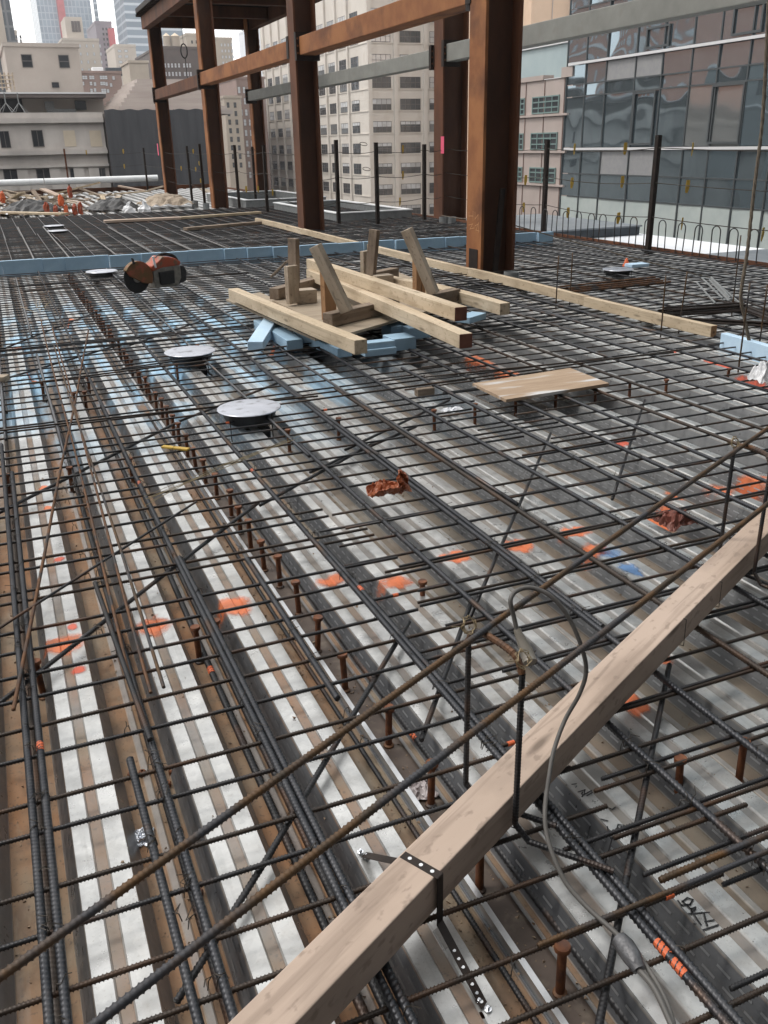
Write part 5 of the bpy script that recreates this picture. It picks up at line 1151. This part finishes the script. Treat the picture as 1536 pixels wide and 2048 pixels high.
# --- glass building at right
t = thing('glass_building', (XG, 38, -42), 'dark glass curtain wall building across the street at the right', 'building')
yg1 = yp0; yg0 = -14.0
MB().box((XG + .25, yg0, -42), (XG + 40, yg1, 46)).build('core', 'duct_dark', t)
mpx = [1130, 1167, 1207, 1264, 1316, 1373, 1425, 1485]; my = [PX(q, 245, XG)[1] for q in mpx]
stp = 1.83
while my[-1] > yg0: my.append(my[-1] - stp)
zb1, zb2 = PX(1130, 298, XG)[2], PX(1124, 132, XG)[2]; fl = zb2 - zb1
levels = [zb1 + fl * k for k in range(-3, 9)]
frac = [0, .70, .80, 1.0] # vision panel, transom, spandrel
mul_ = MB(); tr = MB(); bands = MB()
npane = 0
for li, z0 in enumerate(levels):
    z_parts = [(z0 + .06, z0 + fl * .62), (z0 + fl * .62, z0 + fl * .76), (z0 + fl * .76, z0 + fl - .06)]
    if z0 < zb1 - .1:  # storey below the lower white band: narrow glass, then frosted panels
        z_parts = [(z0 + .06, z0 + fl * .42), (z0 + fl * .42, z0 + fl * .70), (z0 + fl * .70, z0 + fl - .06)]
    for bi, (ya_, yb_) in enumerate(zip(my, my[1:])):
        vis = yb_ > 14 and -9 < z0 < 13
        for pi, (za, zc) in enumerate(z_parts):
            g2 = MB(); k = .03; dx = J(.02); dy = J(.02)
            g2.add([(XG - .02 + dx, ya_ - k, za + k), (XG - .02 - dx, yb_ + k, za + k), (XG - .02 - dx + dy, yb_ + k, zc - k), (XG - .02 + dx + dy, ya_ - k, zc - k),
                    (XG + .03, ya_ - k, za + k), (XG + .03, yb_ + k, za + k), (XG + .03, yb_ + k, zc - k), (XG + .03, ya_ - k, zc - k)], [(0, 1, 2, 3), (7, 6, 5, 4), (0, 4, 5, 1), (1, 5, 6, 2), (2, 6, 7, 3), (3, 7, 4, 0)])
            mm = 'curtain_glass'
            if pi == 2 and bi in (2, 3): mm = 'blind_grey'
            elif pi == 2 and bi > 3 : mm = 'curtain_glass'
            elif pi == 0 and z0 < zb1 - .1: mm = 'spandrel_white'
            elif pi == 0 and bi in (5, 6) and abs(z0 - zb1) < .1: mm = 'curtain_glass_light'
            if vis and npane < 98: g2.build('glass_pane', mm, t); npane += 1
            else:
                pool = t.get('_x'); 
                REST = globals().setdefault('REST', {}); REST.setdefault(mm, MB()).add(g2.v, g2.f)
    for za in (z_parts[0][1], z_parts[1][1]): tr.box((XG - .06, yg0, za - .035), (XG - .001, yg1 - .02, za + .035))
    bands.box((XG - .16, yg0, z0 - .06), (XG - .002, yg1 + .4, z0 + .06))
for k, y_ in enumerate(my): mul_.box((XG - .075, y_ - .035, -16), (XG - .0005, y_ + .035, 44))
mul_.build('mullions', 'mullion', t); tr.build('transoms', 'mullion', t); bands.build('floor_bands', 'band_white', t)
for mm, bb in REST.items(): tag(bb.build('glass_panes', mm, t), kind='stuff')
for (pa_, pb_, py0, py1) in ((1425, 1490, 170, 288), (1270, 1313, 185, 290), (1285, 1330, 58, 100), (1450, 1508, 18, 75)):
    y1_, y0_ = PX(pa_, 200, XG)[1], PX(pb_, 200, XG)[1]; z1_, z0_ = PX(pa_, py0, XG)[2], PX(pa_, py1, XG)[2]; w_ = .09
    sash = MB()
    for q in ((y0_, y0_ + w_, z0_, z1_), (y1_ - w_, y1_, z0_, z1_), (y0_ + w_, y1_ - w_, z0_, z0_ + w_), (y0_ + w_, y1_ - w_, z1_ - w_, z1_)): sash.box((XG - .11, q[0], q[2]), (XG - .04, q[1], q[3]))
    sash.build('sash', 'mullion', t)

# --- stone classical building at far left with netting
YS = 90.0
def xs_(px, py=300, Y=YS): return PY(px, py, Y)[0]
def zs_(py, px=100, Y=YS): return PY(px, py, Y)[2]
t = thing('stone_building', (6, YS, -42), 'grey stone classical building with ledges at the far left', 'building')
xr = xs_(213); MB().box((-60, YS, -42), (xr, YS + 30, zs_(228))).build('wall', 'stone', t)
for (ya_, yb_, d) in ((236, 246, .45), (297, 301, .35), (301, 309, .6), (330, 335, .35), (225, 236, .2)):
    MB().box((-60, YS - d, zs_(yb_)), (xr + .02, YS - .003, zs_(ya_) - .01)).build('ledge', 'stone', t)
for (xa, xb, ya_, yb_, kind) in ((0, 20, 262, 296, 'w'), (64, 87, 260, 294, 'w'), (128, 151, 261, 293, 'b'), (180, 203, 261, 293, 'b'), (-60, -38, 262, 296, 'w'), (7, 36, 338, 362, 'w'), (73, 102, 337, 362, 'w'), (140, 166, 336, 360, 'w'), (196, 211, 336, 360, 'w'), (-60, -30, 338, 362, 'w')):
    x0, x1 = PY(xa, (ya_ + yb_) / 2, YS)[0], PY(xb, (ya_ + yb_) / 2, YS)[0]; z1, z0 = PY((xa + xb) / 2, ya_, YS)[2], PY((xa + xb) / 2, yb_, YS)[2]
    if kind == 'w': window(t, ((x0 + x1) / 2, YS - .02, (z0 + z1) / 2), x1 - x0, z1 - z0, 'y', (1, 0), frame='win_frame', pane='win_dark')
    else: MB().box((x0, YS - .05, z0), (x1, YS - .002, z1)).build('boarded_window', 'boarded', t)
for px in (45, 110, 158, 188): x_ = xs_(px, 345); MB().box((x_ - .45, YS - .2, -20), (x_ + .45, YS - .004, zs_(336))).build('pier', 'stone', t)
# penthouse wall, canopy and rooftop gear
MB().box((-60, YS + 4, zs_(240)), (xs_(216, 190), YS + 24, zs_(193))).build('roof_storey', 'beige', t)
MB().box((-60, YS + 1.5, zs_(193)), (xs_(216, 190), YS + 25, zs_(186))).build('canopy', 'dark_brick', t); MB().box((-60, YS + 1.4, zs_(185.6)), (xs_(217, 190), YS + 25, zs_(182.5))).build('canopy_top', 'band_white', t)
for (xa, xb, ya_, yb_, mm) in ((0, 45, 197, 225, 'win_dark'), (150, 172, 202, 220, 'win_dark'), (90, 108, 203, 218, 'pipe_grey'), (92, 150, 218, 227, 'pipe_grey')):
    MB().box((PY(xa, 210, YS + 3.8)[0], YS + 3.7, PY(xa, yb_, YS + 3.8)[2]), (PY(xb, 210, YS + 3.8)[0], YS + 3.99, PY(xa, ya_, YS + 3.8)[2])).build('louvre', mm, t)
for i, px in enumerate((15, 41)):
    c_ = Vector(PY(px, 228, YS + 1)); b = MB()
    for a_ in range(4): an = a_ * 1.57 + .5; b.tube([c_ + Vector((math.cos(an) * .9, math.sin(an) * .6, 0)), c_ + Vector((0, 0, .9))], .03, 5)
    b.tube([c_ + Vector((0, 0, .8)), c_ + Vector((0, 0, 1.7))], .05, 5); tag(b.build('antenna_stand', 'pipe_grey'), ['white roof antenna stand at the left edge', 'white roof antenna stand beside another, right one'][i], 'antenna')
# netting
t2_ = thing('scaffold_netting', (xr + 8, YS - 1, -42), 'black scaffold netting draped over a building left of the columns', 'netting')
n = 60; xe = PY(440, 300, YS)[0]; b = MB(); vs = []; m_ = 14
for i in range(n):
    for j in range(m_):
        u = i / (n - 1); v = j / (m_ - 1); x_ = xr + .1 + (xe - xr) * u; zt2 = zs_(222) + .10 * math.sin(u * 6.28 * 7 / 2) ** 2
        vs.append((x_, YS - .9 + .04 * math.sin(u * 70) + .05 * math.sin(u * 31 + v * 5), -42 + (zt2 + 42) * v if j else -42))
b.add(vs, [(i * m_ + j, (i + 1) * m_ + j, (i + 1) * m_ + j + 1, i * m_ + j + 1) for i in range(n - 1) for j in range(m_ - 1)])
o = b.build('net', 'netting', t2_); o.data.polygons.foreach_set('use_smooth', [True] * len(o.data.polygons))
MB().box((xr + .15, YS - .5, -42), (xe, YS + 25, zs_(228))).build('frame', 'dark_brick', t2_)
b = MB(); 
for k in range(6): x_ = xr + .3 + (xe - xr - .5) * k / 5; b.tube([(x_, YS - .85, -20), (x_, YS - .85, zs_(221))], .05, 6)
b.build('poles', 'netting', t2_)
# stepped stone roof
t = thing('stepped_roof', (xr + 9, YS + 12, zs_(222)), 'stepped stone pyramid roof rising above the black netting', 'roof'); b = MB(); z_ = zs_(228); xc = PY(330, 200, YS + 8)[0]; wd = (PY(440, 200, YS + 8)[0] - PY(216, 200, YS + 8)[0]) / 2; top_z = PY(330, 166, YS + 14)[2]; k = 0; N_ = 9
for k in range(N_):
    f_ = k / N_; ww = wd * (1 - .62 * f_); za = z_ + (top_z - z_) * f_; zc = z_ + (top_z - z_) * (k + 1) / N_; b.box((xc - ww, YS + 3 + 6 * f_, za), (xc + ww, YS + 24 - 5 * f_, zc - .001))
b.build('steps', 'stone_roof', t)
def block(name, Y, xa, xb, ytop, depth, mm, label, cat='building', wins=None, wsize=None, pane='win_dark', frame='win_frame', extra=None, h0=-42):
    x0 = PY(xa, (ytop + 200) / 2, Y)[0]; x1 = PY(xb, (ytop + 200) / 2, Y)[0]; z1 = PY((xa + xb) / 2, ytop, Y)[2]
    t = thing(name, ((x0 + x1) / 2, Y, h0), label, cat); MB().box((x0, Y, h0), (x1, Y + depth, z1)).build('wall', mm, t)
    MB().box((x0 - .15, Y - .15, z1 + .001), (x1 + .15, Y + depth + .15, z1 + .35 * max(1, Y / 150))).build('parapet', mm, t)
    if wins:
        for (px, py) in wins:
            p = PY(px, py, Y); k = Y / F_PX; window(t, (p[0], Y - .03, p[2]), wsize[0] * k, wsize[1] * k, 'y', (0, 1), frame=frame, pane=pane)
    return t
grid = lambda xa, xb, nx, ya, yb, ny: [(xa + (xb - xa) * i / max(1, nx - 1) + (yy - ya) * .10, yy) for yy in ([ya + (yb - ya) * j / max(1, ny - 1) for j in range(ny)]) for i in range(nx)]
block('penthouse', 108, 16, 163, 94, 14, 'beige', 'plain beige rooftop block with three small dark windows, far left', wins=[(54, 122), (128, 123)], wsize=(17, 20))
p = PY(111, 170, 107.9); MB().box((p[0] - .35, 107.85, p[2] - .25), (p[0] + .35, 107.995, p[2] + .25)).build('window', 'win_dark', [o for o in COL.objects if o.name == 'penthouse'][0])
t = thing('scaffold', PY(12, 165, 106), 'yellowish scaffold beside the beige rooftop block at the left edge', 'scaffold'); b = MB()
for py in (150, 158, 166, 174): p = PY(0, py, 106); p2 = PY(24, py, 106); b.box((p[0] - 3, 105.6, p[2] - .1), (p2[0], 106, p[2]))
for px in (0, 8, 16, 24): p = PY(px, 145, 106); p2 = PY(px + 2, 180, 106); b.tube([tuple(p), (p[0], 106, p2[2])], .08, 5)
b.build('platforms', 'wood_weathered', t)
block('glass_tower', 300, -60, 30, -60, 30, 'tower_glass_dark', 'dark glass tower at the upper left corner', 'tower')
t_ = block('stone_tower', 296, -6, 12, -60, 4, 'tan_stone', 'narrow pale stone pier tower before the dark tower at the left edge', 'tower')
block('brick_tower', 420, 28, 44, 66, 20, 'tan_stone', 'small brown tower beside the dark tower at the left', 'tower', wins=grid(33, 41, 2, 74, 90, 3), wsize=(3, 5))
tw = block('glass_tower', 700, 84, 190, -40, 60, 'tower_glass_blue', 'wide pale blue glass tower with a red hoist, far left', 'tower')
p = PY(115, 20, 699); p2 = PY(129, 20, 699); MB().box((p[0], 696, -42), (p2[0], 699.9, 130)).build('hoist_mast', 'red_hoist', tw)
p = PY(189, 20, 699); p2 = PY(195, 20, 699); MB().box((p[0], 698, -42), (p2[0], 702, 130)).build('corner_fin', 'tower_glass_stripe', tw)
ct = block('stone_tower', 350, 133, 205, 82, 30, 'cream_far', 'stepped cream tower before the pale blue glass tower', 'tower', wins=grid(160, 200, 4, 92, 140, 4), wsize=(3, 5), pane='win_pale')
x0 = PY(130, 60, 356)[0]; x1 = PY(164, 60, 356)[0]; z0 = PY(150, 82, 356)[2]; z1 = PY(150, 37, 356)[2]; MB().box((x0, 352, z0), (x1, 368, z1)).build('upper_stage', 'cream_far', ct)
for px in (146, 152, 158): p = PY(px, 53, 352); MB().box((p[0] - .45, 351.8, p[2] - 1.6), (p[0] + .45, 351.99, p[2] + 1.6)).build('opening', 'dark_brick', ct)
pt_ = block('brick_tower', 520, 200, 232, 48, 40, 'purple_tower', 'purplish tower with a red hoist right of the stepped cream tower', 'tower', wins=grid(206, 226, 4, 58, 130, 8), wsize=(3, 4))
p = PY(216, 60, 518); p2 = PY(227, 60, 518); MB().box((p[0], 515, -42), (p2[0], 519.9, PY(220, 58, 518)[2])).build('hoist_mast', 'red_hoist', pt_)
block('brick_building', 400, 235, 277, 94, 25, 'cream_far', 'small cream block between the purple tower and the striped tower', 'building', wins=grid(239, 252, 2, 102, 135, 4), wsize=(6, 4), pane='win_pale')
block('glass_tower', 600, 255, 366, -60, 40, 'tower_glass_stripe', 'striped blue glass tower behind the leftmost column', 'tower')
block('brick_building', 180, 158, 245, 147, 20, 'brown_brick', 'brown brick building with small pale windows behind the beige block', 'building', wins=[(167, 155), (172, 155), (181, 155), (186, 155), (202, 155), (207, 155), (212, 155), (227, 156), (166, 167), (182, 167), (190, 168), (203, 167), (208, 167), (213, 168), (222, 170), (183, 181), (190, 180), (205, 181), (210, 181), (216, 182)], wsize=(4.5, 6), pane='win_pale')
p = PY(199, 140, 178); tk = MB().box((p[0] - .95, 180.2, p[2] - .75), (p[0] + .95, 182, p[2] + .6)); tag(tk.build('roof_unit', 'white_pvc', bevel=.1), 'pale box unit on the roof of the brown brick building', 'roof unit')
p = PY(235, 140, 178); tk = MB().box((p[0] - 1.5, 182.2, p[2] - .6), (p[0] + 1.5, 184, p[2] + .7)); tag(tk.build('roof_unit', 'duct_dark', bevel=.1), 'dark unit on the roof of the brown brick building', 'roof unit')
block('stone_building', 150, 262, 300, 126, 8, 'tan_stone', 'plain grey brown block left of the leftmost column', 'building')
block('brick_building', 220, 318, 402, 98, 30, 'dark_brick', 'dark brick building with water tanks between the two far columns', 'building', wins=grid(330, 358, 5, 131, 165, 3) + grid(368, 380, 3, 131, 165, 3), wsize=(3.6, 7), pane='win_pale')
for i, px in enumerate((335, 352)):
    p = PY(px, 96, 224); r_ = 1.0 if i else .85; tt = thing('water_tank', p, ['smaller round water tank with conical roof, left of two', 'larger round water tank with conical roof, right of two'][i], 'water tank')
    MB().lathe([(r_, .3), (r_, 2.3)], p, 14).build('tub', 'tan_stone', tt, smooth=True); MB().lathe([(r_ * 1.06, 2.31), (.05, 3.0)], p, 14).build('roof', 'boarded', tt, smooth=True)
    b = MB(); [b.tube([(p[0] + r_ * .7 * math.cos(a_), p[1] + r_ * .7 * math.sin(a_), p[2] - .3), (p[0] + r_ * .7 * math.cos(a_), p[1] + r_ * .7 * math.sin(a_), p[2] + .3)], .08, 5) for a_ in (0.5, 2.1, 3.6, 5.2)]; b.build('legs', 'dark_steel', tt)
block('stone_building', 300, 378, 412, 72, 30, 'tan_stone', 'tan building behind the dark brick one, left of the second far column', 'building', wins=grid(384, 402, 3, 84, 125, 4), wsize=(3, 5))
block('stone_building', 280, 436, 468, 80, 30, 'tan_stone', 'tan tower right of the second far column', 'building', wins=grid(443, 463, 4, 90, 150, 6), wsize=(3.4, 5), pane='win_pale')
block('stone_building', 170, 448, 482, 196, 25, 'tan_stone', 'pale building low between two far columns, left', 'building', wins=grid(456, 470, 2, 210, 330, 8), wsize=(5, 9))
block('brick_building', 190, 474, 530, 158, 25, 'brown_brick', 'brown building with rows of windows beside the cream office block', 'building', wins=grid(480, 500, 3, 245, 350, 6) + grid(478, 498, 3, 180, 225, 3), wsize=(5, 11), pane='win_pale')
block('brick_building', 240, 400, 452, 176, 25, 'purple_tower', 'bluish grey low building behind the second far column', 'building', wins=grid(404, 446, 5, 186, 220, 3), wsize=(4, 6))
st_ = block('office_tower', 520, 510, 543, 58, 30, 'white_sheet', 'slim white tower with blue cap right of the far column', 'tower', wins=grid(516, 538, 4, 70, 130, 6), wsize=(3, 5)); p = PY(511, 54, 520); p2 = PY(542, 54, 520); MB().box((p[0], 520.2, p[2] - 1.5), (p2[0], 549, p[2] + 1.8)).build('cap', 'tower_glass_dark', st_)
# blocks across to the left, seen only mirrored in the glass facade
t = thing('brick_building', (-70, 155, -42), 'pinkish brick block with pale bands mirrored in the glass facade', 'building'); MB().box((-95, 140, -42), (-55, 166, 34)).build('wall', 'brick_pink', t)
b = MB(); [b.box((-55, 139.8, z_), (-54.7, 166.2, z_ + .8)) for z_ in (6, 16, 26)]; b.build('bands', 'band_white', t)
for k in range(6):
    for z_ in (9, 12.5, 19, 22.5, 29): window(t, (-54.95, 142.5 + k * 4.2, z_), 1.8, 2.2, 'x', (0, 1), pane='win_pale')
t = thing('low_building', (-35, 55, -42), 'grey building with white copings mirrored in the glass facade', 'building'); MB().box((-50, 20, -42), (-20, 86, 9)).build('wall', 'pipe_grey', t)
b = MB(); b.box((-50, 19.9, 9), (-19.8, 86.1, 9.35)); b.box((-19.99, 20, 3.2), (-19.6, 86, 3.5)); b.build('coping', 'band_white', t)
for k in range(9): window(t, (-19.95, 25 + k * 6.8, 6.2), 3.4, 2.6, 'x', (2, 1))
t = thing('brick_building', (0, -20, -42), 'unseen dark grey block added behind the viewer to cut fill light', 'building'); MB().box((-45, -40, -42), (22, -7, 34)).build('wall', 'fill_block', t)  # out of view, added to cut the light from behind
# ------------------------------------------------------------------ pale air over the city
hz_ = MB().box((-420, -60, -43), (420, 790, 170)).build('haze', 'street'); tag(hz_, kind='stuff')
hm = bpy.data.materials.new('haze'); hm.use_nodes = True; hn = hm.node_tree.nodes; hn.clear()
ho = hn.new('ShaderNodeOutputMaterial'); hv = hn.new('ShaderNodeVolumePrincipled'); hv.inputs['Color'].default_value = (.93, .95, 1, 1); hv.inputs['Density'].default_value = .00034
hm.node_tree.links.new(hv.outputs[0], ho.inputs['Volume']); hz_.data.materials.clear(); hz_.data.materials.append(hm)
